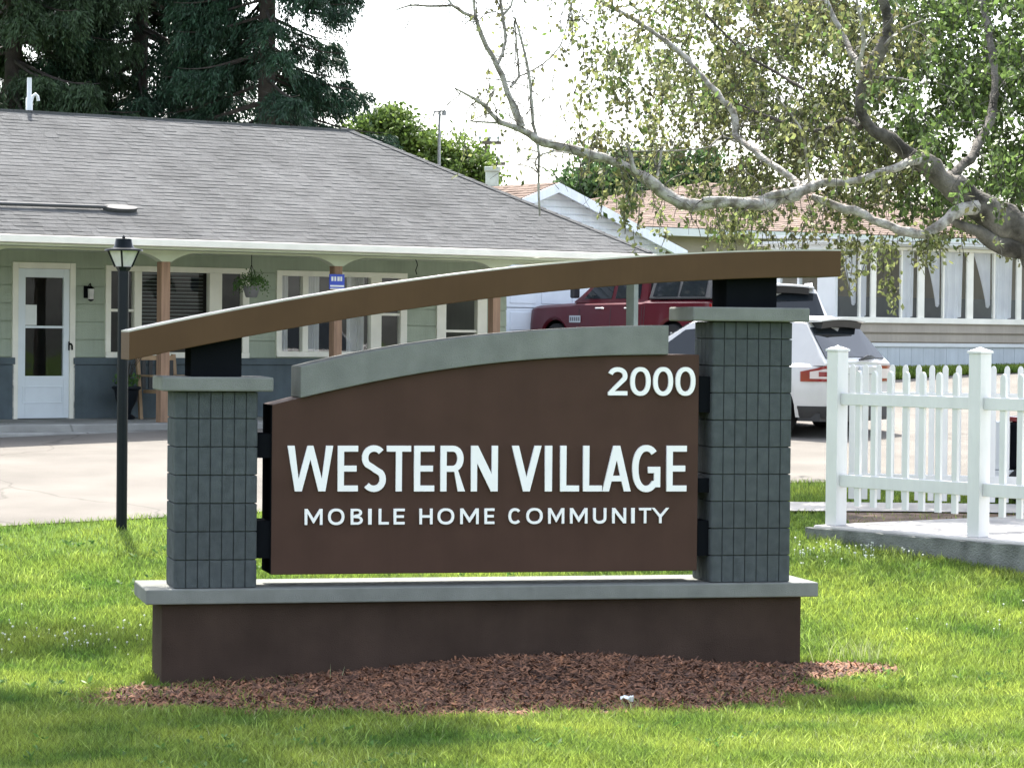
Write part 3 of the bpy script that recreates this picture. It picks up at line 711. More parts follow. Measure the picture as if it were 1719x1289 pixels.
# ------------------------------------------------------------------ white garage behind
def rays_d(x, D): return (x-859.5)/FPX*D
GF = Frame(rays_d(935, 60), 60, 36); gf = GF.pix
garage = fthing(GF, 'gabled_garage', 'pale blue sided garage with brown shingled gable roof behind the office', 'building')
uP, zP = gf(937, 307, -.35); uQ, zQ = gf(1152, 421, -.35); hw = uQ-uP; zg = 2.0
pit = (zP-zQ)/hw
P_ = lambda s, t: None
gl = hw*math.sqrt(1+pit*pit)
DEEP = 9.0
mb = MB()
for sg in (-1, 1):
    c0 = [(uP,-.35,zP),(uP+sg*hw,-.35,zQ),(uP+sg*hw,DEEP,zQ),(uP,DEEP,zP)]
    mb.quad(*c0); mb.quad(*[(a,b,c-.06) for a,b,c in c0])
    Pg = (lambda sg: (lambda s, t: Vector((uP+sg*hw*(1-t/gl), s, zQ+(zP-zQ)*t/gl+.004))))(sg)
    shingles(mb, Pg, lambda t: -.37, lambda t: DEEP, 22, gl)
mb.build('roof', MT['shingle_brown'], garage, fix=False)
m = MB()
for sg in (-1, 1):
    m.add([(uP,-.40,zP),(uP+sg*hw,-.40,zQ),(uP+sg*hw,-.40,zQ-.2),(uP,-.40,zP-.2),(uP,-.36,zP),(uP+sg*hw,-.36,zQ),(uP+sg*hw,-.36,zQ-.2),(uP,-.36,zP-.2)], [(0,1,2,3),(7,6,5,4),(0,4,5,1),(2,6,7,3),(1,5,6,2)])
    m.quad((uP,-.35,zP-.10),(uP+sg*hw,-.35,zQ-.10),(uP+sg*hw,0,zQ-.10),(uP,0,zP-.10))
m.build('rake_board', MT['blueboard'], garage, fix=False)
ze = zQ+.35*pit*.0
W_ = hw-.30
mb = MB(); zt = zP-.12
zgd = 2.0
clap(mb, uP-W_, uP+W_, zg, zQ+.1, .145, [(uP-2.65, uP+2.3, zg-.1, zg+2.2)], 0, lip=.03, gap=.022)
clap(mb, 0, 0, zQ+.1, zt, .145, (), 0, lip=.03, gap=.022, clip=lambda z: (uP-min(W_, (zt-z)/pit+.02), uP+min(W_, (zt-z)/pit+.02)))
mb.box(uP-W_, uP-W_+.1, .01, DEEP-.3, zg-.5, zQ); mb.box(uP+W_-.1, uP+W_, .01, DEEP-.3, zg-.5, zQ); mb.box(uP-W_+.1, uP+W_-.1, DEEP-.4, DEEP-.3, zg-.5, zQ)
mb.build('wall', MT['blueboard'], garage, fix=False)
m = MB()
for r in range(4):
    z0 = zg+r*.55; m.box(uP-2.65, uP+2.3, .05, .09, z0+.008, z0+.542)
    for k in range(6): 
        a = uP-2.6+k*.81; m.box(a+.06, a+.72, .035, .049, z0+.09, z0+.46)
m.build('garage_door', MT['door'], garage, bevel=.01)
m = MB(); m.box(uP-2.77, uP-2.65, -.04, .1, zg-.1, zg+2.32); m.box(uP+2.3, uP+2.42, -.04, .1, zg-.1, zg+2.32); m.box(uP-2.65, uP+2.3, -.04, .1, zg+2.2, zg+2.32)
m.build('door_frame', MT['white_paint'], garage)
# ------------------------------------------------------------------ tan house with brown hip roof
TF = Frame(rays_d(1085, 66), 66, 34); tf = TF.pix
tan = fthing(TF, 'tan_house', 'low tan house with brown hip roof behind the sunroom home', 'house')
uA, zA = tf(1078, 380, -.5); zRt = None
lo, hi = 1.0, 9.0
for _ in range(40):
    w_ = (lo+hi)/2; uu, zz = tf(1182, 307, -.5+w_)
    if uu > uA+w_: lo = w_
    else: hi = w_
WT = w_; zT = tf(1182, 307, -.5+WT)[1]; sT = math.hypot(WT, zT-zA); TL = uA+19
print('tan', WT, zT, zA)
mb = MB(); e0 = zA-.01; e1 = zT-.01; v1 = -.5+2*WT
mb.quad((uA,-.5,e0),(TL,-.5,e0),(TL-WT,-.5+WT,e1),(uA+WT,-.5+WT,e1)); mb.quad((uA,v1,e0),(TL,v1,e0),(TL-WT,-.5+WT,e1),(uA+WT,-.5+WT,e1))
mb.quad((uA,-.5,e0),(uA,v1,e0),(uA+WT,-.5+WT,e1)); mb.quad((TL,-.5,e0),(TL,v1,e0),(TL-WT,-.5+WT,e1))
shingles(mb, lambda s,t: Vector((s,-.5+WT*t/sT,zA+(zT-zA)*t/sT)), lambda t: uA+WT*t/sT, lambda t: TL-WT*t/sT, 26, sT)
shingles(mb, lambda s,t: Vector((uA+WT*t/sT,s,zA+(zT-zA)*t/sT)), lambda t: -.5+WT*t/sT, lambda t: v1-WT*t/sT, 26, sT)
mb.build('roof', MT['shingle_brown'], tan, fix=False)
m = MB(); m.box(uA-.03, TL, -.56, -.5, zA-.19, zA-.015); m.box(uA-.03, uA, -.5, v1, zA-.19, zA-.015); m.build('fascia', MT['white_paint'], tan)
MB().box(uA, TL, -.495, v1, zA-.20, zA-.17).build('soffit', MT['tan'], tan)
MB().box(uA+.5, TL-.5, 0, v1-.5, 1.5, zA-.201).build('wall', MT['tan'], tan)
# ------------------------------------------------------------------ sunroom home on the right
HF = Frame(rays_d(1313, 49), 49, 38); hf = HF.pix
home = fthing(HF, 'mobile_home', 'taupe mobile home with a long row of curtained sunroom windows', 'house')
zwt = hf(1500, 419.5, 0)[1]; zwb = hf(1500, 533, 0)[1]; zft = hf(1500, 400, -.3)[1]
zsb = hf(1600, 583, 0)[1]; zst = zsb+.07; HR = 13.0; zh0 = 1.7
U = lambda x: hf(x, 480, 0)[0]; u00 = U(1409); SD = 1.75
print('home', zwt, zwb, zft, zsb, U(1413), U(1719))
uw0 = U(1411); 
mb = MB(); clap(mb, u00, HR, zst, zwb-.10, .165, (), 0, lip=.032, gap=.022); mb.build('lower_siding', MT['taupe'], home, fix=False)
MB().box(u00-.03, HR, -.04, .02, zsb, zst-.002).build('band_trim', MT['white_paint'], home, bevel=.005)
m = MB(); x = u00
while x < HR: m.box(x, x+.295, -.012, .02, zh0-.4, zsb-.002); x += .30
m.build('skirting', MT['skirt'], home)
f = MB(); f.box(u00-.05, HR, -.06, .10, zwb-.10, zwb); f.box(u00-.05, HR, -.05, .10, zwt, zwt+.06)
f.build('window_rail', MT['trim'], home, bevel=.006)
MB().box(u00, u00+.06, .10, SD, zh0, zwb).box(u00, u00+.06, .10, SD, zwt-.15, zwt+.06).box(u00, u00+.06, .10, .55, zwb, zwt-.15).box(u00, u00+.06, 1.5, SD, zwb, zwt-.15).build('end_wall', MT['white_paint'], home)
MB().quad((u00+.025,.55,zwb),(u00+.025,1.5,zwb),(u00+.025,1.5,zwt-.15),(u00+.025,.55,zwt-.15)).build('pane', MT['pane'], home, fix=False)
MB().box(u00-.01, u00+.07, 1.0, 1.05, zwb, zwt-.15).build('sash_bar', MT['white_paint'], home)
MB().box(u00, HR, SD, SD+.1, zh0, zwt+.05).box(HR-.1, HR, .1, SD, zh0, zwt+.05).build('back_wall', MT['taupe'], home)
MB().box(u00+.07, HR-.1, .1, SD, zwb-.08, zwb-.02).build('inner_floor', MT['room'], home)
m = MB(); m.add([(u00-.25,-.35,zft-.05),(HR+.2,-.35,zft-.05),(HR+.2,SD+.4,zft+.02),(u00-.25,SD+.4,zft+.02),(u00-.25,-.35,zft-.02),(HR+.2,-.35,zft-.02),(HR+.2,SD+.4,zft+.09),(u00-.25,SD+.4,zft+.09)], [(0,1,5,4),(4,5,6,7),(7,6,2,3),(0,3,2,1),(0,4,7,3),(1,2,6,5)])
m.build('roof', MT['white_paint'], home)
MB().box(u00-.2, HR+.15, -.33, -.26, zwt+.09, zft-.052).box(u00-.2, HR+.15, -.255, 0.1, zwt+.062, zwt+.10).box(u00-.2, u00-.14, -.255, SD+.3, zwt+.09, zft-.052).box(u00-.135, u00, -.255, SD+.3, zwt+.063, zwt+.099).build('fascia', MT['white_paint'], home, bevel=.01)
# posts: thick between windows, thin mid bars
thick = [(1462,1472),(1541,1553),(1623,1635)]; thin = [(1441,1446),(1511,1516),(1581,1587),(1667,1671)]
for a, b in thick: MB().box(U(a), U(b)-.02, -.01, .03, zwb, zwt).build('window_post', MT['trim'], home, bevel=.006)
step = U(1635)-U(1553); k = U(1635)+step
while k < HR: MB().box(k-.13, k, -.01, .03, zwb, zwt).build('window_post', MT['trim'], home, bevel=.006); k += step
edges = [uw0, U(1462), U(1472), U(1541), U(1553), U(1623), U(1635), U(1635)+step-.13, U(1635)+step, U(1635)+2*step-.13]
bars = [U(1443.5), U(1513.5), U(1584), U(1669), U(1635)+step*1.5]
def drape(u0, u1, z0, z1, prof, v=.09, n=22, m_=9):
    V_ = []; 
    for j in range(m_+1):
        t = j/m_; z = z0+(z1-z0)*t
        a, b = prof(t, u0, u1)
        for i in range(n+1):
            u = a+(b-a)*i/n; V_.append((u, v+.018*math.sin(i*1.7)+.01*math.sin(i*.9+3), z - (.0 if j else .05*math.sin(math.pi*i/n))))
    return V_, [(j*(n+1)+i, j*(n+1)+i+1, (j+1)*(n+1)+i+1, (j+1)*(n+1)+i) for j in range(m_) for i in range(n)]
for i in range(5):
    a, b, c = edges[2*i], edges[2*i+1], bars[i]
    w = MB().box(c-.02, c+.02, -.01, .04, zwb, zwt).build('window', MT['trim'], home, bevel=.004)
    MB().quad((a,.023,zwb),(c-.02,.023,zwb),(c-.02,.023,zwt),(a,.023,zwt)).build('pane', MT['pane'], w, fix=False)
    MB().quad((c+.02,.023,zwb),(b,.023,zwb),(b,.023,zwt),(c+.02,.023,zwt)).build('pane', MT['pane'], w, fix=False)
    full = (c+.03, b-.03); half = (a+.03, c-.03)
    V_, F_ = drape(full[0], full[1], zwb+.03, zwt, lambda t,p,q: (p+(q-p)*.12*math.sin(math.pi*min(1,t*1.5))*(1 if i % 2 == 0 else .2), q-(q-p)*.05*(1-t)))
    MB().add(V_, F_).build('curtain', MT['curtain'], w, fix=False, smooth=60)
    # swept-aside sheer on the dark half: a triangle of cloth
    if i != 1:
        V_, F_ = drape(half[0], half[1], zwb+.25, zwt, lambda t,p,q: (p+(q-p)*(.80-.72*t**1.2), q), v=.085)
        MB().add(V_, F_).build('curtain', MT['curtain'], w, fix=False, smooth=60)
MB().box(u00+.1, HR-.1, 1.3, 1.34, zwb-.05, zwb+.38).build('interior_counter', MT['car_grey'], home)
ud = U(1707); MB().box(ud-.035, ud+.035, -.42, -.36, zh0+.25, zft-.1).build('downspout', MT['white_paint'], home, bevel=.008)
# ------------------------------------------------------------------ chimney, poles, wires behind
def pole_thing(name, label, cat, xp, D, y_top, rad, m, zb=2.0):
    p = at(xp, y_top, D); t = thing(name, label, cat, (p.x, D, zb)); h = p.z-zb
    MB().lathe([(rad*1.15,0),(rad,h*.5),(rad*.8,h)], (0,0,0), 10).build('pole', m, t, smooth=50); return t, h
t, h = pole_thing('utility_pole', 'weathered wooden utility pole with crossarms far behind the roofs', 'utility pole', 818, 110, 231, .13, MT['polew'])
for dz, l in ((.15,.8),(.95,1.1)):
    m = MB().box(-l/2+.1, l/2+.15, -.16, -.06, h-dz-.12, h-dz).build('crossarm', MT['polew'], t)
    for x in (-.28, .1, .42): MB().lathe([(.05,h-dz),(.03,h-dz+.05),(.06,h-dz+.14),(.02,h-dz+.2)], (x,-.11,0), 8).build('insulator', MT['wire'], m)
MB().lathe([(.16,h-2.0),(.18,h-1.9),(.18,h-1.3),(.1,h-1.2)], (.32,-.25,0), 10).build('transformer', MT['poleg'], t)
t, h = pole_thing('antenna_pole', 'thin grey metal antenna mast behind the office roof', 'antenna', 738, 60, 186, .035, MT['poleg'])
MB().tube([(-.12,0,h-.03),(.12,0,h)], .02, 6).tube([(-.10,0,h),(-.13,-.0,h-.12)], .02, 6).box(.05,.14,-.04,.04,h-.10,h).build('antenna_head', MT['poleg'], t)
p = at(829, 312, 75); zt = at(829, 281, 75).z
t = thing('roof_chimney', 'pale green chimney stack showing above the brown garage roof', 'chimney', (p.x, 75, 2.0))
MB().box(-.22,.12,-.25,.25,0,zt-2-.12).build('stack', MT['chimney'], t, bevel=.02); MB().box(-.25,.15,-.29,.29,zt-2.12,zt-2).build('cap', MT['chimney'], t, bevel=.02)
def wire(name, label, a, b, sag, r=.02, m='wire'):
    pts = [Vector(a).lerp(Vector(b), k/16)-Vector((0,0,sag*4*(k/16)*(1-k/16))) for k in range(17)]
    tag(MB().tube(pts, r, 5).build(name, MT[m]), label, 'wire')
wire('overhead_wire', 'thin overhead wire sagging across the open sky between the trees', at(380,10,70), at(1300,170,120), .9, .011)
# office porch wire under eave at left
# ------------------------------------------------------------------ street lamp by the sign
D = 28.7; p = at(204, 888, D); zt = at(206.5, 398, D).z; zg0 = gz(p.x, D)
zb0 = min(p.z, zg0)-.05; px = at(204,888,D).x
t = thing('lamp_post', 'black lamp post with a frosted carriage lantern left of the sign', 'lamp post', (px, D, p.z))
H = zt-p.z; k = D/FPX
yz = lambda y: at(206, y, D).z-p.z
zc = yz(450)
MB().lathe([(.055,-.25),(.055,zc-.05),(.05,zc)], (0,0,0), 16).build('post', MT['lamp_black'], t, smooth=50)
MB().lathe([(.06,zc-.03),(.075,zc),(.085,zc+.012)], (0,0,0), 6).build('lantern_base', MT['lamp_black'], t)
r1, r0_ = .150, .080; za, zb_ = zc+.012, yz(421)
MB().lathe([(r0_,za),(r1,zb_)], (0,0,0), 4).build('lantern_glass', MT['frost'], t)
for q in range(4):
    a = q*math.pi/2; MB().tube([((r0_+.004)*math.cos(a),(r0_+.004)*math.sin(a),za),((r1+.004)*math.cos(a),(r1+.004)*math.sin(a),zb_)], .011, 5).build('lantern_rib', MT['lamp_black'], t)
zb2_, ztop = yz(419), yz(401)
m = MB().lathe([(.195,zb_-.003),(.19,zb_+.012),(.11,zb_+.03),(.095,zb_+.05),(.08,ztop),(.03,ztop+.003)], (0,0,0), 18)
cpo = m.build('lantern_cap', MT['lamp_black'], t, smooth=35); MB().lathe([(.014,ztop),(.018,ztop+.02),(.004,ztop+.035)], (0,0,0), 8).build('finial', MT['lamp_black'], cpo)
# ------------------------------------------------------------------ vehicles
def ip(tab):
    xs = [t[0] for t in tab]; ys = [t[1] for t in tab]
    return lambda x: float(np.interp(x, xs, ys))
class Car:
    def __init__(s, root, L_, paint, deck, half, sill, wheels, wr, gh, shoulder=.07, arch=1.13, tops=1.0):
        s.r = root; s.L = L_; s.deck = ip(deck); s.half = ip(half); s.sill = sill; s.wheels = wheels; s.wr = wr; s.paint = paint; s.gh = gh
        s.arch = arch; s.sh = shoulder
    def bot(s, x):
        z = s.sill
        for w in s.wheels:
            d = abs(x-w); ra = s.wr*s.arch+.02
            if d < ra: z = max(z, s.wr+math.sqrt(ra*ra-d*d))
        return z
    def ring(s, x, ins=0):
        h = s.half(x); d = s.deck(x); b = s.bot(x)
        zs = [b, b+(.10 if b < s.sill+.01 else .03), max(b+.06, .55), max(b+.09, .80), d-s.sh, d-.015]
        ys = [h*.955, h*.985, h*1.0, h*.995, h*.965, h*.90]
        for i in range(1, 6): zs[i] = min(max(zs[i], zs[i-1]+.003), d-.016+.002*i)
        side = list(zip(ys, zs)); top = [(h*.6, d+.012), (0, d+.02)]
        right = side+top
        return right + [(-y, z) for y, z in right[::-1][1:]]
    def side_y(s, x, z):
        r = s.ring(x)[:6]; return float(np.interp(z, [q[1] for q in r], [q[0] for q in r]))
    def body(s, name='body'):
        st = set(np.linspace(0, s.L, 46).tolist())
        for w in s.wheels:
            ra = s.wr*s.arch+.02
            for k in range(-10, 11): st.add(w+ra*math.sin(k*math.pi/20))
            st.add(w-ra-.004); st.add(w+ra+.004)
        st = sorted(x for x in st if 0 <= x <= s.L); m = MB(); rows = [s.ring(x) for x in st]; n = len(rows[0])
        vs = [(x, y, z) for x, r in zip(st, rows) for y, z in r]; fs = []
        for i in range(len(st)-1):
            for k in range(n-1): fs.append((i*n+k, i*n+k+1, (i+1)*n+k+1, (i+1)*n+k))
        fs += [tuple(range(n)), tuple(range((len(st)-1)*n, len(st)*n))[::-1]]
        m.add(vs, fs); o = m.build(name, MT[s.paint], s.r, smooth=38)
        u = MB(); a = sorted(s.wheels); rr = s.wr*s.arch+.05
        u.box(.12, s.L-.12, -s.half(s.L/2)*.62, s.half(s.L/2)*.62, s.sill-.06, s.sill+.45)
        for w in s.wheels: u.box(w-rr, w+rr, -s.half(w)*.66, s.half(w)*.66, s.sill, min(s.deck(w)-.1, s.wr*2.3))
        for p, q in ((.1, a[0]-rr), (a[0]+rr, a[1]-rr), (a[1]+rr, s.L-.1)): u.box(p, q, -s.half(s.L/2)*.93, s.half(s.L/2)*.93, s.sill-.05, s.sill+.06)
        u.build('underbody', MT['car_trim'], s.r)
        return o
    def wheel_set(s, rim='metal', tw=.235, off=0.03):
        for w in s.wheels:
            for sg in (-1, 1):
                y = sg*(s.half(w)-tw/2-off)
                t = MB().lathe([(s.wr*.62,-tw/2),(s.wr*.93,-tw/2),(s.wr,-tw/2+.03),(s.wr,tw/2-.03),(s.wr*.93,tw/2),(s.wr*.62,tw/2)], (w, y, s.wr), 32, 'y').build('wheel', MT['tyre'], s.r, smooth=40)
                m = MB(); q = sg*(tw/2)
                m.lathe([(s.wr*.62, q-sg*.005),(s.wr*.60, q-sg*.05),(s.wr*.12, q-sg*.06)], (w, y, s.wr), 24, 'y')
                for k in range(5):
                    a = k*2*math.pi/5+.3; c, d_ = math.cos(a), math.sin(a)
                    m.tube([(w+c*.05, y+q-sg*.02, s.wr+d_*.05), (w+c*s.wr*.6, y+q-sg*.012, s.wr+d_*s.wr*.6)], .035, 6)
                m.build('rim', MT[rim], t, smooth=40)
    def gprof(s, x):
        xrb, xrr, xrf, xw = s.gh['x']; zb = s.gh['zb']; zr = s.gh['zr']
        if x <= xrr: t = (x-xrb)/(xrr-xrb)
        elif x >= xrf: t = (xw-x)/(xw-xrf)
        else: t = 1
        k = s.gh.get('crown', .05); c = 0
        if xrr < x < xrf: c = k*math.sin(math.pi*(x-xrr)/(xrf-xrr))
        return zb+(zr-zb)*max(0,min(1,t)) + c
    def gy(s, z): zb, zr = s.gh['zb'], s.gh['zr']; return s.gh['yb']-(s.gh['yb']-s.gh['yr'])*max(0,min(1.1,(z-zb)/(zr-zb)))
    def cabin(s, name='cabin'):
        xrb, xrr, xrf, xw = s.gh['x']; st = [xrb] + lin(xrb+.02, xrr, 5) + lin(xrr+.05, xrf, 14) + lin(xrf+.05, xw, 6); zb = s.gh['zb']-.02
        m = MB(); rows = []
        for x in st:
            zt = s.gprof(x); y = s.gy(zt); yb = s.gh['yb']
            rows.append([(yb, zb), (s.gy(zb+(zt-zb)*.5), zb+(zt-zb)*.5), (y, zt-.012), (y-.04*min(1,(zt-zb)*5), zt+.008), (y*.5, zt+.028), (0, zt+.035)])
            rows[-1] += [(-a, b) for a, b in rows[-1][::-1][1:]]
        n = len(rows[0]); vs = [(x, y, z) for x, r in zip(st, rows) for y, z in r]; fs = []
        for i in range(len(st)-1):
            for k in range(n-1): fs.append((i*n+k, i*n+k+1, (i+1)*n+k+1, (i+1)*n+k))
        fs += [tuple(range(n)), tuple(range((len(st)-1)*n, len(st)*n))[::-1]]
        m.add(vs, fs); return m.build(name, MT[s.paint], s.r, smooth=38)
    def side_glass(s, poly, m='car_glass', both=True):
        for sg in ((1,-1) if both else (1,)):
            b = MB(); vs = [(x, sg*(s.gy(z)+.006), z) for x, z in poly]; vs2 = [(x, sg*(s.gy(z)-.03), z) for x, z in poly]
            n = len(poly); b.add(vs+vs2, [tuple(range(n)), tuple(range(n,2*n))[::-1]]+[(i,(i+1)%n,n+(i+1)%n,n+i) for i in range(n)])
            b.build('side_window', MT[m], s.r)
    def end_glass(s, front, t0, t1, in0, in1, name):
        xrb, xrr, xrf, xw = s.gh['x']; zb, zr = s.gh['zb'], s.gh['zr']; b = MB(); pts = []
        n = 8
        for t, inn, rng_ in ((t0, in0, range(n+1)), (t1, in1, range(n, -1, -1))):
            z = zb+(zr-zb)*t; x = (xw+(xrf-xw)*t) if front else (xrb+(xrr-xrb)*t)
            for k in rng_:
                y = (s.gy(z)-inn)*(1-2*k/n); pts.append((x, y, z+.018+.022*(1-(y/s.gy(z))**2)))
        nn = Vector(((zr-zb),0,(xw-xrf) if front else -(xrr-xrb)*-1)).normalized() if front else Vector((-(zr-zb),0,(xrr-xrb))).normalized()
        if front: nn = Vector(((zr-zb),0,(xw-xrf))).normalized()
        o_ = [Vector(p)+nn*.008 for p in pts]; i_ = [Vector(p)-nn*.03 for p in pts]; q = len(pts)
        b.add(o_+i_, [tuple(range(q)), tuple(range(q,2*q))[::-1]]+[(i,(i+1)%q,q+(i+1)%q,q+i) for i in range(q)])
        return b.build(name, MT['car_glass'], s.r)
    def patch(s, name, x0, x1, z0, z1, m, off=.006, both=True, n=8, parent=None):
        for sg in ((1,-1) if both else (1,)):
            b = MB(); vs = []
            for x in lin(x0, x1, n):
                zl = z0(x) if callable(z0) else z0; zh = z1(x) if callable(z1) else z1
                for z in lin(zl, zh, 4): vs.append((x, sg*(s.side_y(x, z)+off), z))
            k = len(vs); vs += [(x, y-sg*(off+.02), z) for x, y, z in vs]
            fs = [(i*4+j, i*4+j+1, (i+1)*4+j+1, (i+1)*4+j) for i in range(n-1) for j in range(3)]
            ed = [j for j in range(4)] + [i*4+3 for i in range(1, n)] + [(n-1)*4+j for j in (2,1,0)] + [i*4 for i in range(n-2, 0, -1)]
            fs += [(a, b_, b_+k, a+k) for a, b_ in zip(ed, ed[1:]+ed[:1])]
            b.add(vs, fs).build(name, MT[m], parent or s.r, smooth=40)
    def seam(s, x, z0, z1, lean=0):
        for sg in (1, -1):
            pts = [(x+lean*(z-z0), sg*(s.side_y(x, z)+.0005), z) for z in lin(z0, z1, 7)]
            MB().tube(pts, .006, 5).build('door_seam', MT['car_trim'], s.r)
def place(xp, yp, D, hx, hy, W, label, name, z=None):
    p = at(xp, yp, D); h = Vector((hx, hy, 0)).normalized(); rt = Vector((h.y, -h.x, 0))
    c = p + rt*W/2; return thing(name, label, 'car', (c.x, c.y, p.z if z is None else z), math.atan2(h.y, h.x))
def suv(root, paint, dark=False):
    c = Car(root, 4.72, paint, [(0,.99),(.03,1.02),(.10,1.05),(.3,1.07),(2.2,1.05),(3.4,1.03),(3.6,1.0),(4.3,.92),(4.62,.78),(4.72,.66)],
            [(0,.80),(.04,.85),(.12,.90),(.30,.945),(.7,.965),(4.0,.965),(4.4,.90),(4.6,.80),(4.72,.66)], .30, (.92, 3.76), .365,
            dict(x=(.04,.50,2.42,3.40), zb=1.04, zr=1.615, yb=.87, yr=.64, crown=.045))
    c.body(); c.wheel_set(); c.cabin()
    c.side_glass([(2.12,1.09),(3.06,1.09),(2.50,1.50),(2.12,1.54)]); c.side_glass([(1.15,1.11),(2.06,1.09),(2.06,1.54),(1.25,1.53)]); c.side_glass([(.86,1.16),(1.09,1.12),(1.19,1.53),(1.00,1.50)] if dark else [(.80,1.13),(1.09,1.11),(1.19,1.52),(1.02,1.50)])
    c.end_glass(False, .10, .84, .07, .03, 'rear_window'); c.end_glass(True, .06, .92, .06, .05, 'windshield')
    c.patch('bumper_trim', .02, c.L-.02, lambda x: c.bot(x), lambda x: max(c.bot(x)+.012, .46 if x < .6 or x > 4.2 else .37), 'car_trim', .008, n=60)
    m = MB(); q = []
    m.box(-.012,.02,-.78,.78,.30,.47); m.build('rear_bumper', MT['car_trim'], root, bevel=.01)
    # spoiler with high brake lamp below
    m = MB(); n = 9; pts = []
    for k in range(n):
        y = .60*(1-2*k/(n-1)); z = 1.635+.035*(1-(y/.6)**2); pts.append((y, z))
    vs = [(.26+.05*abs(y), y, z-.012) for y, z in pts]+[(.26+.05*abs(y), y, z+.010) for y, z in pts]+[(.72, y, z+.035) for y, z in pts]+[(.72, y, z-.03) for y, z in pts]
    fs = [(r*n+k, r*n+k+1, ((r+1)%4)*n+k+1, ((r+1)%4)*n+k) for r in range(4) for k in range(n-1)] + [(0,n,2*n,3*n), (n-1,4*n-1,3*n-1,2*n-1)]
    m.add(vs, fs).build('spoiler', MT[paint], root, smooth=40)
    m = MB(); n = 7; pts = [(.52*(1-2*k/(n-1)), 1.575+.03*(1-(1-2*k/(n-1))**2)) for k in range(n)]
    vs = [(.33,y,z-.045) for y,z in pts]+[(.30,y,z+.045) for y,z in pts]+[(.56,y,z+.05) for y,z in pts]+[(.56,y,z-.03) for y,z in pts]
    fs = [(r*n+k, r*n+k+1, ((r+1)%4)*n+k+1, ((r+1)%4)*n+k) for r in range(4) for k in range(n-1)] + [(0,n,2*n,3*n), (n-1,4*n-1,3*n-1,2*n-1)]
    m.add(vs, fs).build('spoiler_shade', MT['car_trim'], root)
    # tail lamps wrap the corner
    for sg in (1, -1):
        tl = MB()
        pr = lambda z: 1
        pts = [(-.010,.50),(-.010,.66),(-.010,.80),(.04,.857),(.12,.907),(.24,.945),(.38,.962)]
        def lamp(pts, z0f, z1f, off, name, mm, parent):
            vs = []
            for i, (x, y) in enumerate(pts): vs += [(x-off*.7, sg*(y+off), z0f(i)), (x-off*.7, sg*(y+off), z1f(i))]
            k = len(vs); vs += [(x+.03, y-sg*.03, z) for x, y, z in vs]
            n_ = len(pts); fs = [(2*i,2*i+1,2*i+3,2*i+2) for i in range(n_-1)]
            ed = [0,1]+[2*i+1 for i in range(1,n_)]+[2*n_-2]+[2*i for i in range(n_-2,0,-1)]
            fs += [(a,b,b+k,a+k) for a,b in zip(ed, ed[1:]+ed[:1])]
            return MB().add(vs, fs).build(name, MT[mm], parent, smooth=50)
        t = lamp(pts, lambda i: .80+.0*i, lambda i: 1.02-.028*max(0,i-3), .008, 'tail_light', 'tail', root)
        lamp(pts[:6], lambda i: .84, lambda i: .975-.02*max(0,i-3), .014, 'lamp_lens', 'lens', t)
        lamp(pts[2:5], lambda i: .87, lambda i: .935, .018, 'lamp_bulb', 'tail', t)
    MB().box(-.014,.01,-.46,.46,.60,.604).box(-.014,.01,-.46,-.455,.604,.90).box(-.014,.01,.455,.46,.604,.90).box(-.014,.01,-.46,.46,.90,.905).build('tailgate_seam', MT['car_grey'], root)
    pl = MB().box(-.018,-.002,-.17,.17,.74,.88).build('licence_plate', MT['paper'], root, bevel=.004)
    MB().box(-.0205,-.0185,-.11,.11,.78,.84).build('plate_marks', MT['skirt'], pl)
    MB().lathe([(.001,-.02),(.045,-.016),(.052,-.008),(.052,.0)], (-.004,0,.955), 16, 'x').build('emblem', MT['skirt'], root).scale = (1,1.0,1)
    m = MB(); m.tube([(.02,0.0,1.10),(.03,-.25,1.16),(.05,-.50,1.12)], .012, 6); m.add([(.0,.02,1.09),(.0,-.12,1.13),(.01,-.30,1.17),(.03,-.50,1.12),(.0,-.3,1.105)], [(0,1,2,3,4)]); m.build('wiper', MT['car_trim'], root)
    c.seam(1.10,.42,1.04,-.05); c.seam(2.10,.42,1.04); c.seam(3.12,.42,1.02,.06)
    for sg in (1,-1):
        for x in (1.35, 2.35): MB().tube([(x,sg*.985,.93),(x+.03,sg*1.01,.935),(x+.17,sg*1.01,.935),(x+.2,sg*.985,.93)], .014, 6).build('door_handle', MT[paint], root)
        MB().box(2.95,3.12,-.10,.10,-.07,.07).build('side_mirror', MT[paint], root, bevel=.03).location = (0, sg*1.02, 1.12)
    for x0, sg in ((.34,1),(.34,-1)): MB().tube([(.75,sg*.60,1.66),(.85,sg*.60,1.70),(2.3,sg*.60,1.72),(2.45,sg*.60,1.68)], .014, 6).build('roof_rail', MT['metal'], root)
    return c
a = R(38)
r1_ = place(1384, 742, 39.3, -math.cos(a), math.sin(a), 1.86, 'white SUV with red tail lights parked between the pillar and the picket fence', 'parked_suv', z=1.14)
suv(r1_, 'car_white')
r2_ = place(1199, 700, 46, .03, 1.0, 1.95, 'white roofed SUV with a dark rear window parked before the sunroom home', 'parked_suv', z=1.60)
r2_.scale = (1.05,1.05,1.07)
suv(r2_, 'car_white', True); r1_['group'] = r2_['group'] = 'white SUVs parked on the driveway'
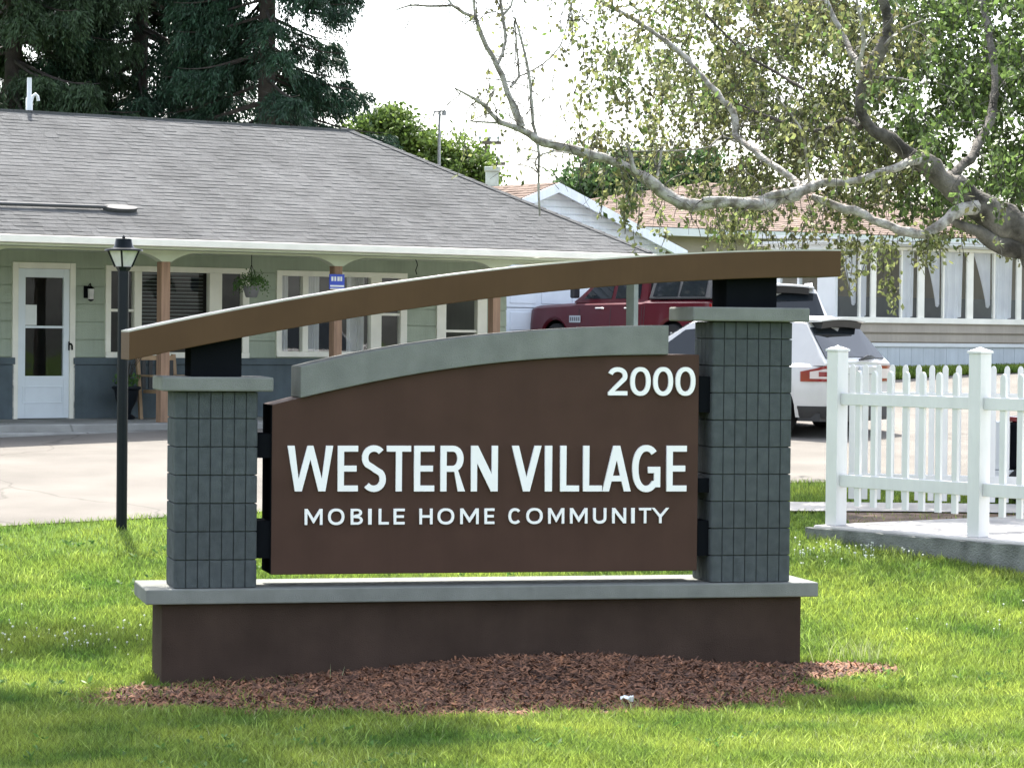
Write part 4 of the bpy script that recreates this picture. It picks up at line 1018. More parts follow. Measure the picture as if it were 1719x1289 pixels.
# pickup
a = R(53)
r3_ = place(1189, 640, 55, -math.cos(a), math.sin(a), 1.98, 'dark red crew cab pickup truck parked in front of the pale blue garage', 'pickup_truck', z=1.98)
r3_['category'] = 'truck'
c = Car(r3_, 5.85, 'car_red', [(0,1.28),(2.0,1.28),(2.02,1.26),(4.2,1.24),(4.35,1.22),(5.5,1.18),(5.78,1.13),(5.85,1.0)],
        [(0,.93),(.08,.97),(.5,.99),(5.2,.99),(5.6,.97),(5.80,.92),(5.85,.86)], .42, (1.15, 4.85), .40, dict(x=(1.95,2.12,3.45,4.28), zb=1.24, zr=1.86, yb=.91, yr=.72, crown=.04))
c.body(); c.wheel_set(); c.cabin()
c.side_glass([(3.10,1.30),(3.98,1.30),(3.50,1.78),(3.10,1.80)]); c.side_glass([(2.20,1.30),(2.98,1.30),(2.98,1.80),(2.28,1.78)])
c.end_glass(False, .08, .9, .08, .06, 'rear_window'); c.end_glass(True, .06, .92, .06, .05, 'windshield')
c.seam(3.04,.5,1.24); c.seam(2.06,.5,1.26); c.seam(4.08,.5,1.22,-.05); c.seam(1.98,.5,1.27)
for sg in (1,-1):
    for x in (2.30, 3.22): MB().tube([(x,sg*1.0,1.10),(x+.03,sg*1.03,1.105),(x+.22,sg*1.03,1.105),(x+.25,sg*1.0,1.10)], .02, 6).build('door_handle', MT['metal'], r3_)
    MB().box(-.06,.06,-.09,.09,-.11,.11).build('side_mirror', MT['car_trim'], r3_, bevel=.03).location = (3.98, sg*1.14, 1.42)
    m = MB()
    for k, w in enumerate((.09,.06,.09,.07,.09)): m.box(4.10-k*.02+.0, 4.10-k*.02+.001, 0,0,0,0) if False else None
    ex = MB(); ex.box(3.98,4.34,sg*.992,sg*1.0,.82,.96); ex.build('door_badge', MT['skirt'], r3_)
    ex = MB()
    for k in range(5): ex.box(4.0+k*.068,4.045+k*.068,sg*1.001,sg*1.003,.85,.93)
    ex.build('badge_marks', MT['car_grey'], r3_)
    MB().box(5.62,5.80,sg*.72-.14,sg*.72+.14,.78,.98).build('headlight', MT['lens'], r3_, bevel=.02)
    MB().box(-.02,.06,sg*.86-.08,sg*.86+.08,.80,1.20).build('tail_light', MT['tail'], r3_, bevel=.01)
c.patch('wheel_arch_lip', 4.85-.50, 4.85+.50, lambda x: c.bot(x), lambda x: c.bot(x)+.05, 'car_red', .02, n=24)
MB().box(5.80,5.93,-.9,.9,.48,.70).build('front_bumper', MT['metal'], r3_, bevel=.03)
MB().box(5.83,5.88,-.56,.56,.74,1.0).build('grille', MT['car_trim'], r3_, bevel=.02)
MB().box(-.12,.0,-.9,.9,.50,.68).build('rear_bumper', MT['metal'], r3_, bevel=.03)
sh = MB(); n_ = 0
for x in (.02, 1.9): pass
sh.add([(.02,.93,1.285),(1.90,.93,1.285),(1.90,.72,1.84),(.14,.72,1.84),(.02,-.93,1.285),(1.90,-.93,1.285),(1.90,-.72,1.84),(.14,-.72,1.84)], [(0,1,2,3),(4,7,6,5),(3,2,6,7),(0,3,7,4),(1,5,6,2),(0,4,5,1)])
sh.build('bed_cap', MT['cap_grey'], r3_, bevel=.03)
for sg in (1,-1):
    for x0, x1 in ((.22,.98),(1.04,1.78)):
        MB().add([(x0,sg*.918,1.34),(x1,sg*.918,1.34),(x1,sg*.765,1.74),(x0+.06,sg*.765,1.74)], [(0,1,2,3)]).build('side_window', MT['car_glass'], r3_)
# ------------------------------------------------------------------ fence, ramp slab
dx, dy = .62, -.786; q = math.hypot(dx, dy); FA = math.degrees(math.atan2(dy, dx))
p0 = at(1403, 880, 28.4); FF = Frame(p0.x, p0.y, FA); ff = FF.pix
ZS = .69
fence = fthing(FF, 'picket_fence', 'near white vinyl picket fence with thick square posts on the concrete slab', 'fence', 'white vinyl picket fences')
def zf(x, y): return ff(x, y, 0)[1]
uP2 = ff(1643, 800, 0)[0]; print('fence bay', uP2)
zpt = zf(1403, 581)
tr0, tr1 = zf(1430, 680), zf(1430, 660); br0, br1 = zf(1430, 818), zf(1430, 797); pt, pb_ = zf(1441, 622), zf(1441, 850)
def post(root, u, v, z0, z1, w=.15):
    m = MB(); h = w/2; m.box(u-h, u+h, v-h, v+h, z0, z1-.05); o = m.build('post', MT['vinyl'], root, bevel=.006)
    c = MB(); k = h+.012
    c.add([(u-k,v-k,z1-.049),(u+k,v-k,z1-.049),(u+k,v+k,z1-.049),(u-k,v+k,z1-.049),(u-k,v-k,z1-.03),(u+k,v-k,z1-.03),(u+k,v+k,z1-.03),(u-k,v+k,z1-.03),(u,v,z1+.01)], [(3,2,1,0),(0,1,5,4),(1,2,6,5),(2,3,7,6),(3,0,4,7),(4,5,8),(5,6,8),(6,7,8),(7,4,8)])
    c.build('post_cap', MT['vinyl'], o)
def bay(root, u0, u1, n, first, v=0, pw=.066, zt=None, zb=None, k0=.125):
    zt = zt or pt; zb = zb or pb_
    for a, b in ((br0, br1), (tr0, tr1)): MB().box(u0+.076, u1-.076, v-.028, v+.028, a, b).build('rail', MT['vinyl'], root, bevel=.006)
    for k in range(n):
        u = first + k*(u1-u0-2*(first-u0))/(n-1)
        m = MB(); z = zt; h = pw/2
        m.prism([(u-h,zb),(u+h,zb),(u+h,z-.05),(u+h*.95,z-.035),(u+h*.6,z-.01),(u,z),(u-h*.6,z-.01),(u-h*.95,z-.035),(u-h,z-.05)], v-.016, v+.016, 'y')
        m.build('picket', MT['vinyl'], root)
for k in range(3): post(fence, uP2*k, 0, ZS, zpt)
for k in range(2): bay(fence, uP2*k, uP2*(k+1), 7, uP2*k+.30)
# far fence
pa_, pb2 = at(1412, 800, 30.1), at(1648, 800, 29.7)
F2A = math.degrees(math.atan2(pb2.y-pa_.y, pb2.x-pa_.x)); F2 = Frame(pa_.x, pa_.y, F2A); L2 = (pb2-pa_).length*1.0
L2 = math.hypot(pb2.x-pa_.x, pb2.y-pa_.y)
fence2 = fthing(F2, 'picket_fence', 'farther white picket fence with closer pickets beyond the concrete slab', 'fence', 'white vinyl picket fences')
zt2_, zb2_ = F2.pix(1435, 611, 0)[1], F2.pix(1435, 837, 0)[1]
tr0, tr1 = F2.pix(1435, 676, 0)[1], F2.pix(1435, 657, 0)[1]; br0, br1 = F2.pix(1435, 812, 0)[1], F2.pix(1435, 794, 0)[1]
for k in range(3): post(fence2, L2*k, 0, gz(pa_.x+k*1.4, 29.9)-.1, zt2_+.02, .10)
for k in range(2): bay(fence2, L2*k, L2*(k+1), 10, L2*k+.11, pw=.058, zt=zt2_, zb=zb2_)
# slab
P0 = FF.w(-.16, -.16, 0); P1 = FF.w(5.2, -.16, 0)
poly = [(P0.x,P0.y),(P1.x,P1.y),(P1.x+4,P1.y+1.5),(9.5,30.6),(5.42,30.25),(FF.w(-.16,.12,0).x,FF.w(-.16,.12,0).y)]
o = tag(MB().prism(poly, -.2, ZS, 'z').build('concrete_slab', MT['slab'], bevel=.02), kind='structure')
# cracked older footing visible along its face: separate thin kerb
FK = MB(); 
e = [FF.w(u, -.20+.012*math.sin(u*5)+random.uniform(-.008,.008), 0) for u in lin(-.22, 5.2, 40)]
b_ = [FF.w(u, -.162, 0) for u in lin(-.22, 5.2, 40)]
n = 40; vs = [(p.x,p.y,-.2) for p in e]+[(p.x,p.y,ZS-.03+random.uniform(-.006,.006)) for p in e]+[(p.x,p.y,ZS-.024) for p in b_]
FK.add(vs, [(r*n+k, r*n+k+1, (r+1)*n+k+1, (r+1)*n+k) for r in range(2) for k in range(n-1)])
tag(FK.build('slab_edge', MT['oldconc']), kind='structure')
# cart behind the far fence
pc = at(1672, 780, 31.2)
t = thing('utility_cart', 'white utility cart with black motor box and tyre behind the picket fences', 'cart', (pc.x, 31.2, gz(pc.x, 31.2)+.03), R(12))
zq = lambda y: at(1672, y, 31.2).z-(gz(pc.x, 31.2)+.03)
X = lambda x: (x-1672)/FPX*31.2
pn = MB().box(X(1655), X(1697), 0, .35, zq(788), zq(708)).build('white_panel', MT['white_paint'], t, bevel=.012)
m = MB(); z = zq(752)
for k in range(11): m.box(X(1662), X(1667), -.005, -.001, zq(756-k*3.6), zq(754-k*3.6))
for k in range(3): m.box(X(1662)+.01*(k%2), X(1666), -.005, -.001, zq(778-k*4.5), zq(775.5-k*4.5))
m.build('panel_lettering', MT['car_trim'], pn)
MB().box(X(1655), X(1790), -.05, .55, zq(812), zq(789)).build('chassis', MT['white_paint'], t, bevel=.01)
MB().box(X(1698), X(1760), .02, .5, zq(788), zq(710)).build('motor_box', MT['black'], t, bevel=.03)
MB().box(X(1716), X(1772), -.02, .52, zq(709), zq(700)).build('lid', MT['tail'], t, bevel=.01)
for y in (-.06, .56): MB().lathe([(.05,-.05),(.16,-.05),(.19,-.02),(.19,.02),(.16,.05),(.05,.05)], (X(1716), y, .19), 20, 'y').build('wheel', MT['tyre'], t, smooth=40)
# ------------------------------------------------------------------ mulch bed
def mulch_h(u, v):
    a = ((u+.38)/2.80)**2+((v+.72)/1.50)**2
    n = .30*math.sin(u*3.1+1)+.22*math.sin(v*4.3+u*1.7)+.22*math.sin(u*9.0+v*5)+.16*math.sin(u*21+2*math.sin(v*17))
    b = ((u-1.95)/1.0)**2+((v+.22)/.50)**2+.3*n
    a += .35*n
    f = max(sm(1.15-a)*1.0, .62*sm(1.3-b))
    ridge = .145*math.exp(-((u-.35)/1.3)**2)*math.exp(-((v+.35)/.75)**2)
    if f <= 0: return None
    return f*(.035+ridge) + .012*f
def local_z(u, v):
    p = SG.w(u, v, 0); return gz(p.x, p.y)
us_ = lin(-3.5, 3.8, 120); vs_ = lin(-2.8, .6, 60)
V = []; 
for v in vs_:
    for u in us_:
        h = mulch_h(u, v); p = SG.w(u, v, 0)
        V.append((p.x, p.y, gz(p.x,p.y) + (h if h else -.03)+random.uniform(-.006,.006)))
nu = len(us_); F = [(j*nu+i, j*nu+i+1, (j+1)*nu+i+1, (j+1)*nu+i) for j in range(len(vs_)-1) for i in range(nu-1)]
mb = MB(); mb.v = V; mb.f = F; bed = mb.build('mulch_bed', MT['mulchbed'], fix=False, smooth=60); tag(bed, kind='structure')
# loose chips
vs = []; fs = []
cnt = 0
V = []
for _ in range(60000):
    u, v = random.uniform(-3.4, 3.7), random.uniform(-2.7, .02); h = mulch_h(u, v)
    if not h or random.random() > min(1, (h*40)**.9): continue
    p = SG.w(u, v, 0); z = gz(p.x, p.y)+h+random.uniform(0,.012); l = random.uniform(.014,.055)*(1.4 if random.random() < .1 else 1); w = random.uniform(.003,.010); a = random.gauss(0,.9)+R(13); s_ = random.gauss(0,.45)
    d = Vector((math.cos(a), math.sin(a), s_)).normalized(); q = Vector((-math.sin(a), math.cos(a), random.uniform(-.5,.5))).normalized(); n = d.cross(q)*.004
    c = Vector((p.x,p.y,z)); V += [c-d*l-q*w*.6, c+d*l-q*w, c+d*l*.9+q*w, c-d*l*.95+q*w, c+n*1.5]
    cnt += 1
    if cnt > 26000: break
A = np.array([tuple(v) for v in V]); k = np.arange(cnt)[:,None]*5
F3 = np.concatenate([k+np.array([[0,1,4]]), k+np.array([[1,2,4]]), k+np.array([[2,3,4]]), k+np.array([[3,0,4]])], 0)
o = npmesh('mulch_chips', A, F3, MT['chip']); tag(o, 'reddish brown wood mulch chips heaped in front of the sign base', 'mulch', kind='stuff')
# ------------------------------------------------------------------ grass
GZ_X = np.linspace(-16, 20, 361); GZ_Y = np.linspace(10, 62, 521)
GRID = np.array([[gz(x, y) for x in GZ_X] for y in GZ_Y])
def gzn(x, y):
    fx = (x+16)/.1; fy = (y-10)/.1; i = np.clip(fx.astype(int), 0, 359); j = np.clip(fy.astype(int), 0, 519); a = fx-i; b = fy-j
    return (GRID[j,i]*(1-a)*(1-b)+GRID[j,i+1]*a*(1-b)+GRID[j+1,i]*(1-a)*b+GRID[j+1,i+1]*a*b)
def vnoise(x, y, s, seed=0):
    f = 0
    rs = np.random.default_rng(seed)
    for k in range(6):
        a, b, c, d = rs.normal(size=4); f = f+np.sin(x*a*s+y*b*s+c*5)*np.cos(y*d*s-x*b*s*.7+a*3)
    return f/3
def inpoly(x, y, poly):
    r = np.zeros(len(x), bool); n = len(poly)
    for i in range(n):
        x0, y0 = poly[i]; x1, y1 = poly[(i+1)%n]
        c = ((y0 > y) != (y1 > y)) & (x < (x1-x0)*(y-y0)/(y1-y0+1e-12)+x0); r ^= c
    return r
def blades(name, x, y, h, w, m, label, cat, lean=.35, zoff=-.004):
    n = len(x); z = gzn(x, y)+zoff; a = rng.random(n)*6.283; b = rng.random(n)*6.283; ln = lean*h*np.abs(rng.normal(1,.5,n))
    sx, sy = np.cos(a)*w/2, np.sin(a)*w/2; tx, ty = np.cos(b)*ln, np.sin(b)*ln
    V = np.stack([np.stack([x-sx,y-sy,z],1), np.stack([x+sx,y+sy,z],1), np.stack([x+sx*.8+tx*.35,y+sy*.8+ty*.35,z+h*.6],1), np.stack([x-sx*.8+tx*.35,y-sy*.8+ty*.35,z+h*.6],1), np.stack([x+tx,y+ty,z+h],1)], 1).reshape(-1,3)
    k = np.arange(n)[:,None]*5
    o = npmesh(name, V, [k+np.array([[0,1,2,3]]), k+np.array([[3,2,4]])], m); tag(o, label, cat, kind='stuff'); return o
mulch_mask = np.array([[1.0 if (mulch_h(u, v) or 0) > .012 else 0.0 for u in np.linspace(-3.6,3.9,151)] for v in np.linspace(-3,1,81)])
def lawn_filter(x, y):
    ok = np.ones(len(x), bool)
    rn = np.where(x < 3.4, 29.55+.5*(x+3.6), 33.05+.12*(x-3.4)); ok &= y < rn + .10*vnoise(x, y, 6, 3)
    lu = x*SG.u.x+(y-SG.o.y)*SG.u.y; lv = x*SG.v.x+(y-SG.o.y)*SG.v.y
    ok &= ~((lu > uL) & (lu < uR) & (lv > .02) & (lv < .63))
    iu = np.clip(((lu+3.6)/.05).astype(int), 0, 150); iv = np.clip(((lv+3)/.05).astype(int), 0, 80)
    mm = (mulch_mask[iv, iu] > .5) & (np.abs(lu) < 3.8) & (lv > -3) & (lv < 1)
    ok &= ~(mm & (rng.random(len(x)) > .075))
    ok &= ~inpoly(x, y, poly)
    ok &= ~((x > 1.9) & (y > 30.3) & (y < 31.15)); ok &= ~((x > 3.45) & (x < 9) & (y > 29.3) & (y < 30.3) & (rng.random(len(x)) > .10))
    ok &= (np.abs(x) < .18*y+2.3)
    return ok
def sample(n, y0, y1):
    y = y0+(y1-y0)*rng.random(n); x = (rng.random(n)*2-1)*(.18*y+2.3); ok = lawn_filter(x, y); return x[ok], y[ok]
X_, Y_ = [], []
for n, y0, y1 in ((270000,15.6,19),(220000,19,22.5),(170000,22.5,27),(120000,27,33.6)):
    a, b = sample(n, y0, y1); X_.append(a); Y_.append(b)
x = np.concatenate(X_); y = np.concatenate(Y_); nz = vnoise(x, y, 1.6, 5); n2 = vnoise(x, y, 5, 8)
h = (.058+.012*nz+.013*n2)*(.5+.9*rng.random(len(x))); 
lu = x*SG.u.x+(y-SG.o.y)*SG.u.y; lv = x*SG.v.x+(y-SG.o.y)*SG.v.y
iu = np.clip(((lu+3.6)/.05).astype(int), 0, 150); iv = np.clip(((lv+3)/.05).astype(int), 0, 80)
h = np.where((mulch_mask[iv,iu] > .5) & (np.abs(lu) < 3.6) & (lv < .9) & (lv > -2.9), h*1.25, h)
blades('grass', x, y, np.clip(h,.02,.13), .0075, MT['grass'], 'bright green lawn grass around the sign and along the driveway', 'grass', .55)
a1, b1 = sample(30000, 15.8, 29); keep = vnoise(a1, b1, 2.6, 12) > .1; a1, b1 = a1[keep], b1[keep]
blades('grass', a1, b1, .065+.05*rng.random(len(a1)), .009, MT['grass_tall'], 'longer yellow green blades standing above the mown lawn', 'grass', .7)
print('grass', len(x))
# lawn strip by the home
y = rng.random(30000); x = 5.6+8*rng.random(30000); y = 46.75+.7813*(x-4.0)+y*1.6; blades('grass', x, y, .09*(.5+rng.random(30000)), .02, MT['grass'], 'narrow strip of grass along the home skirting', 'grass', .4, .02)
# dry / seed stalks scattered
def dry(n, cx, cy, sx, sy, h, w=.004, lean=.5):
    return cx+rng.normal(0, sx, n), cy+rng.normal(0, sy, n), h*(.6+.8*rng.random(n))
xs_, ys_, hs_ = [], [], []
p = at(1440, 1100, 21.9)
for args in ((90, p.x, 21.9, .13, .12, .19), (26, at(1050,1200,19).x, 19.3, .05, .05, .10), (1500, 0, 19, 2.8, 2.4, .07), (900, 2.8, 17.6, .5, .5, .06)):
    a, b, c_ = dry(*args); ok = lawn_filter(a, b) | (np.arange(len(a)) < 26); xs_.append(a[ok]); ys_.append(b[ok]); hs_.append(c_[ok])
for (px_, py_, hh) in ((556,1130,.20),(574,1125,.17),(468,1140,.12),(446,1142,.07),(476,1140,.06)):
    q = at(px_, py_+12, 20.55); xs_.append(np.array([q.x])); ys_.append(np.array([20.42])); hs_.append(np.array([hh]))
blades('seed_grass', np.concatenate(xs_), np.concatenate(ys_), np.concatenate(hs_), .005, MT['grass_dry'], 'pale dry grass stalks scattered in the lawn', 'grass', .5)
# low broadleaf weeds in patches
n = 900; cx, cy = sample(n, 16, 28); L0 = []; D0 = []
for i_ in range(len(cx)):
    if vnoise(cx[i_:i_+1], cy[i_:i_+1], 1.1, 31)[0] < .1: continue
    z_ = gz(cx[i_], cy[i_]); 
    for k_ in range(random.randint(5,10)):
        a_ = random.random()*6.28; L0.append((cx[i_]+random.gauss(0,.012), cy[i_]+random.gauss(0,.012), z_+random.uniform(.015,.05))); D0.append((math.cos(a_), math.sin(a_), .45))
o = leaves_np('lawn_weeds', np.array(L0), .055, .012, MT['weed'], None, dirs=np.array(D0)); tag(o, 'low broad leaved weeds growing in patches among the lawn grass', 'weeds', kind='stuff')
# clover heads
cs = []
def clover(n, x0, x1, y0, y1, Df):
    for _ in range(n):
        px_, py_ = random.uniform(x0, x1), random.gauss((y0+y1)/2, (y1-y0)/4); 
        D = Df(py_); q = at(px_, py_, D); cs.append((q.x, D))
def solveD(py_, px_=860):
    lo, hi = 15, 40
    for _ in range(30):
        m_ = (lo+hi)/2; 
        if at(px_, py_, m_).z > gz(at(px_, py_, m_).x, m_): lo = m_
        else: hi = m_
    return lo
clover(52, 0, 245, 1040, 1105, lambda y: solveD(y, 120)); clover(60, 1330, 1480, 905, 955, lambda y: solveD(y, 1400)); clover(16, 1480, 1719, 925, 940, lambda y: solveD(y, 1600))
clover(10, 1500, 1719, 1000, 1100, lambda y: solveD(y, 1600))
m = MB()
for cx, cy in cs:
    r = random.uniform(.006,.011); z = gz(cx, cy)+random.uniform(.045,.072)
    m.lathe([(r*.3,-r*.8),(r,-r*.2),(r*.9,r*.4),(r*.3,r*.9)], (cx,cy,z), 6); m.tube([(cx,cy,z-.05),(cx,cy,z)], .0015, 3)
tag(m.build('clover_flowers', MT['clover']), 'small white clover heads dotted through the lawn', 'clover', kind='stuff')
# litter
q = at(1052, 1192, 19.0)
m = MB(); n = 5; m.add([(i*.022+random.uniform(-.006,.006), j*.02+random.uniform(-.006,.006), random.uniform(0,.05)) for j in range(n) for i in range(n)], [(j*n+i,j*n+i+1,(j+1)*n+i+1,(j+1)*n+i) for j in range(n-1) for i in range(n-1)])
o = m.build('paper_scrap', MT['paper'], fix=False); D = solveD(1192, 1052); o.location = (at(1052,1192,D).x-.04, D, gz(at(1052,1192,D).x, D)+.05); tag(o, 'crumpled white scrap of litter at the front edge of the mulch', 'litter')
# ------------------------------------------------------------------ trees
def tree_thing(name, label, cat, x, y, z, group=None): return thing(name, label, cat, (x,y,z), 0, group)
def relpts(pts, o): return [Vector(p)-o for p in pts]
# birch
bx = at(1935, 870, 30).x; bo = Vector((bx, 30, gz(bx,30)-.1))
birch = tree_thing('birch_tree', 'big birch with pale crooked limbs and drooping sparse leaves hanging over from the right', 'tree', *bo)
def limb(pl, name='branch', m='bark', n=9, wob=.012):
    """pl = (x, y, D, radius in pixels)"""
    P_ = [at(a, b, D)-bo for a, b, D, r in pl]; Rr = [r*.88*D/FPX for a, b, D, r in pl]
    pts, rr = [], []
    for i in range(len(P_)-1):
        p_1, p0_, p1_, p2_ = P_[max(i-1,0)], P_[i], P_[i+1], P_[min(i+2,len(P_)-1)]
        k = max(2, int((p1_-p0_).length/.09))
        for j in range(k):
            t = j/k
            p = .5*((2*p0_)+(p1_-p_1)*t+(2*p_1-5*p0_+4*p1_-p2_)*t*t+(3*p0_-p_1-3*p1_+p2_)*t**3)
            r = Rr[i]+(Rr[i+1]-Rr[i])*t
            pts.append(p+Vector((random.gauss(0,1),random.gauss(0,1),random.gauss(0,1)))*wob*min(1,r*14)); rr.append(r*random.uniform(.84,1.13))
    pts.append(P_[-1]); rr.append(Rr[-1]*.8)
    MB().tube(pts, rr, n).build(name, MT[m], birch, smooth=70, fix=False); return pts
LB = []
LB.append(limb([(1935,950,30,60),(1935,700,30,52),(1905,540,30,48),(1840,450,30,42),(1760,402,30,40),(1690,374,30,37),(1642,346,29.9,29),(1590,307,29.8,23),(1538,266,29.7,17),(1496,237,29.6,14.5),(1456,208,29.6,12),(1444,176,29.6,11),(1450,142,29.6,9),(1465,106,29.6,11),(1488,70,29.6,11),(1492,35,29.6,11),(1482,0,29.6,10),(1470,-60,29.6,9)], 'trunk', 'bark_mix', 14))
LB.append(limb([(1800,470,30.1,40),(1719,424,30,23),(1677,411,29.9,17),(1642,388,29.8,12),(1600,372,29.7,8)], m='bark_mix', n=12))
LB.append(limb([(1640,345,29.8,14),(1604,357,29.6,12),(1590,367,29.5,11),(1566,387,29.4,10),(1540,395,29.4,9),(1510,384,29.4,9),(1468,367,29.4,8),(1416,349,29.5,8),(1362,330,29.5,7)]))
LB.append(limb([(1540,268,29.6,10),(1531,273,29.5,9),(1489,286,29.3,7),(1433,304,29.2,7),(1380,308,29.2,8),(1345,320,29.1,12),(1321,331,29.1,12),(1276,341,29,12),(1224,339,28.9,12),(1180,344,28.9,12),(1150,342,28.8,12),(1132,336,28.8,13),(1111,321,28.8,12),(1083,300,28.7,11),(1042,276,28.7,9),(996,260,28.6,9),(944,248,28.6,9.5),(902,234,28.5,8),(874,216,28.5,7),(839,206,28.4,5),(815,178,28.4,4),(787,161,28.3,2.6),(763,148,28.2,1.5)], n=11))
LB.append(limb([(1380,308,29.2,5),(1300,328,29,8),(1260,336,29,7),(1180,335,28.8,6)]))
LB.append(limb([(874,216,28.5,7),(867,192,28.5,7),(857,167,28.5,6.5),(846,140,28.5,6),(836,112,28.5,5.5),(818,80,28.5,5),(801,38,28.5,4),(797,18,28.5,3),(793,-40,28.5,2.5)]))
LB.append(limb([(799,30,28.5,3.5),(776,21,28.5,3.5),(759,10,28.4,3),(717,11,28.3,2.3),(689,9,28.3,2),(661,18,28.2,1.2)]))
LB.append(limb([(759,10,28.4,2.6),(735,-25,28.4,2)]))
LB.append(limb([(836,108,28.5,4),(848,70,28.6,3.5),(844,28,28.6,3),(838,-10,28.6,2.5)])); LB.append(limb([(844,26,28.6,2.5),(858,10,28.6,2.5),(862,-10,28.6,2)]))
LB.append(limb([(857,147,28.5,3),(871,129,28.6,2.6),(869,98,28.6,2),(864,35,28.6,1.6)]))
LB.append(limb([(871,129,28.6,2),(912,108,28.7,1.8),(940,77,28.7,1.5),(954,35,28.8,1.2),(960,0,28.8,1)]))
LB.append(limb([(902,238,28.5,3),(895,209,28.5,3),(893,174,28.5,2.8),(885,105,28.5,2.6),(874,63,28.5,2.3),(864,31,28.5,2)]))
LB.append(limb([(902,240,28.5,2.8),(905,262,28.5,2.8),(904,314,28.5,2.3),(906,363,28.5,2)]))
LB.append(limb([(905,262,28.5,1.6),(930,254,28.5,1.6),(960,258,28.4,1.2)])); LB.append(limb([(905,256,28.5,1.2),(880,250,28.5,1.2),(862,262,28.5,.8)])); LB.append(limb([(904,290,28.5,1.2),(898,275,28.5,1.6),(903,262,28.5,1.6)]))
LB.append(limb([(839,207,28.4,2.4),(815,205,28.4,2),(790,204,28.3,1.6)])); LB.append(limb([(817,176,28.4,2.2),(826,160,28.4,2),(828,150,28.4,1.6)]))
LB.append(limb([(1345,318,29.1,6),(1340,309,29.3,6.5),(1307,283,29.5,6.5),(1259,248,29.8,6.5),(1236,228,30,6.5),(1231,189,30.1,6.5),(1203,157,30.2,6),(1171,122,30.3,5.5),(1140,87,30.4,5),(1083,45,30.5,4.5),(1042,21,30.6,4.2),(995,-5,30.6,4),(950,-30,30.6,3)]))
LB.append(limb([(1083,300,28.7,6),(1066,285,28.6,5.5),(1060,262,28.6,4),(1050,240,28.6,2)])); LB.append(limb([(1104,296,28.8,3),(1108,270,28.8,2.6),(1112,245,28.8,1.8)]))
LB.append(limb([(1236,240,30,2.4),(1210,229,30,2.4),(1190,247,29.9,1.8),(1120,254,29.8,1.5),(1040,254,29.7,1)]))
LB.append(limb([(1454,115,29.6,7),(1433,98,29.8,6.5),(1416,63,30,5.5),(1395,21,30.1,4.5),(1380,-20,30.2,4)]))
LB.append(limb([(1452,135,29.6,5),(1440,120,29.4,5),(1450,70,29.3,4),(1440,10,29.2,3),(1436,-20,29.2,2)])); LB.append(limb([(1478,85,29.6,4),(1510,52,29.4,2.5),(1560,32,29.2,1.6)]))
LB.append(limb([(1465,130,29.6,2.4),(1510,132,29.4,2),(1550,142,29.3,1.4)])); LB.append(limb([(1362,318,29.4,2.6),(1355,280,29.2,3),(1350,230,29.1,3),(1330,195,29.1,2.2),(1300,160,29.1,1.4)]))
LB.append(limb([(1444,215,29.6,6),(1420,200,29.9,4),(1370,220,30.4,4),(1300,200,30.9,3),(1240,175,31.3,2)], m='bark_dark')); LB.append(limb([(1590,300,29.8,10),(1640,250,30.3,9),(1670,160,30.8,8),(1660,60,31.2,7),(1640,-30,31.6,6)], m='bark_mix'))
LB.append(limb([(1350,150,30.8,3),(1300,120,31.2,3),(1250,90,31.4,2.5),(1180,20,31.6,2)], m='bark_dark'))
# drooping twigs with leaves
def dens(x, y):
    if y > 520: return 0
    d = 0
    if y < 345:
        if x > 1200: d = 1.0
        elif x > 1080: d = .55
        elif x > 960: d = .30
        elif x > 780: d = .075
        elif x > 660: d = .03 if y < 90 else 0
        if x > 1200 and y > 300: d *= .55
        if x > 1500: d *= 1.5
        if 960 < x < 1230 and y > 240: d *= .35
        if 1580 < x < 1640 and 190 < y < 290: d *= .25
        if 1225 < x < 1290 and 200 < y < 260: d *= .35
        if x < 1000 and y < 140 and x > 900: d *= 1.6
    if x < 1010 and y > 255: return 0
    elif y < 345: pass
    elif y < 400 and 1180 < x < 1300: d = .30
    elif y < 390 and 1030 < x < 1180: d = .10
    elif y < 420 and 1300 < x < 1480: d = .22
    elif y < 430 and 1440 < x < 1560: d = .40
    elif y < 400 and x >= 1560: d = .55
    return d
LC, LD = [], []; LG, LH = [], []; TW = MB(); tries = 0; cntS = 0
while cntS < 6900 and tries < 200000:
    tries += 1; x, y = random.uniform(650, 2050), random.uniform(-70, 415)
    if cntS > 5600: x, y = random.uniform(1230, 2150), -70-random.random()**1.5*260
    if random.random() > dens(x, max(y, 1)): continue
    clump = math.sin(x*.021+1.3)*math.sin(y*.033+x*.008)+.5*math.sin(x*.055-y*.04)
    if random.random() > .66+.50*clump: continue
    D = (random.uniform(31.6, 35.6) if random.random() < .92 else random.uniform(28.4, 31)) if x > 1080 else random.uniform(28.2, 30.6)
    if y < -70: D = random.uniform(33.6, 36.5)
    p = at(x, y, D)-bo; L_ = random.uniform(.15,.50) if y < 330 else random.uniform(.12,.34)
    d = Vector((random.uniform(-.7,.7), random.uniform(-.7,.7), random.uniform(-.9,-.15))); pts = [p]; nseg = 7
    for k in range(nseg):
        d += Vector((random.gauss(0,.12), random.gauss(0,.12), -.28)); pts.append(pts[-1]+d.normalized()*L_/nseg)
    TW.tube(pts, .0045, 3, cap=False); cntS += 1
    sparse = x < 1000
    for k in range(int(L_*(44 if not sparse else 14))):
        t = random.random()*nseg; i = min(int(t), nseg-1); q = pts[i].lerp(pts[i+1], t-i)
        A_, B_ = (LG, LH) if (x > 1500+60*math.sin(y*.03) and y < 330) or random.random() < .12 else (LC, LD)
        A_.append(tuple(q+Vector((random.gauss(0,.03),random.gauss(0,.03),random.gauss(0,.02))))); B_.append((random.gauss(0,.7), random.gauss(0,.7), -.7))
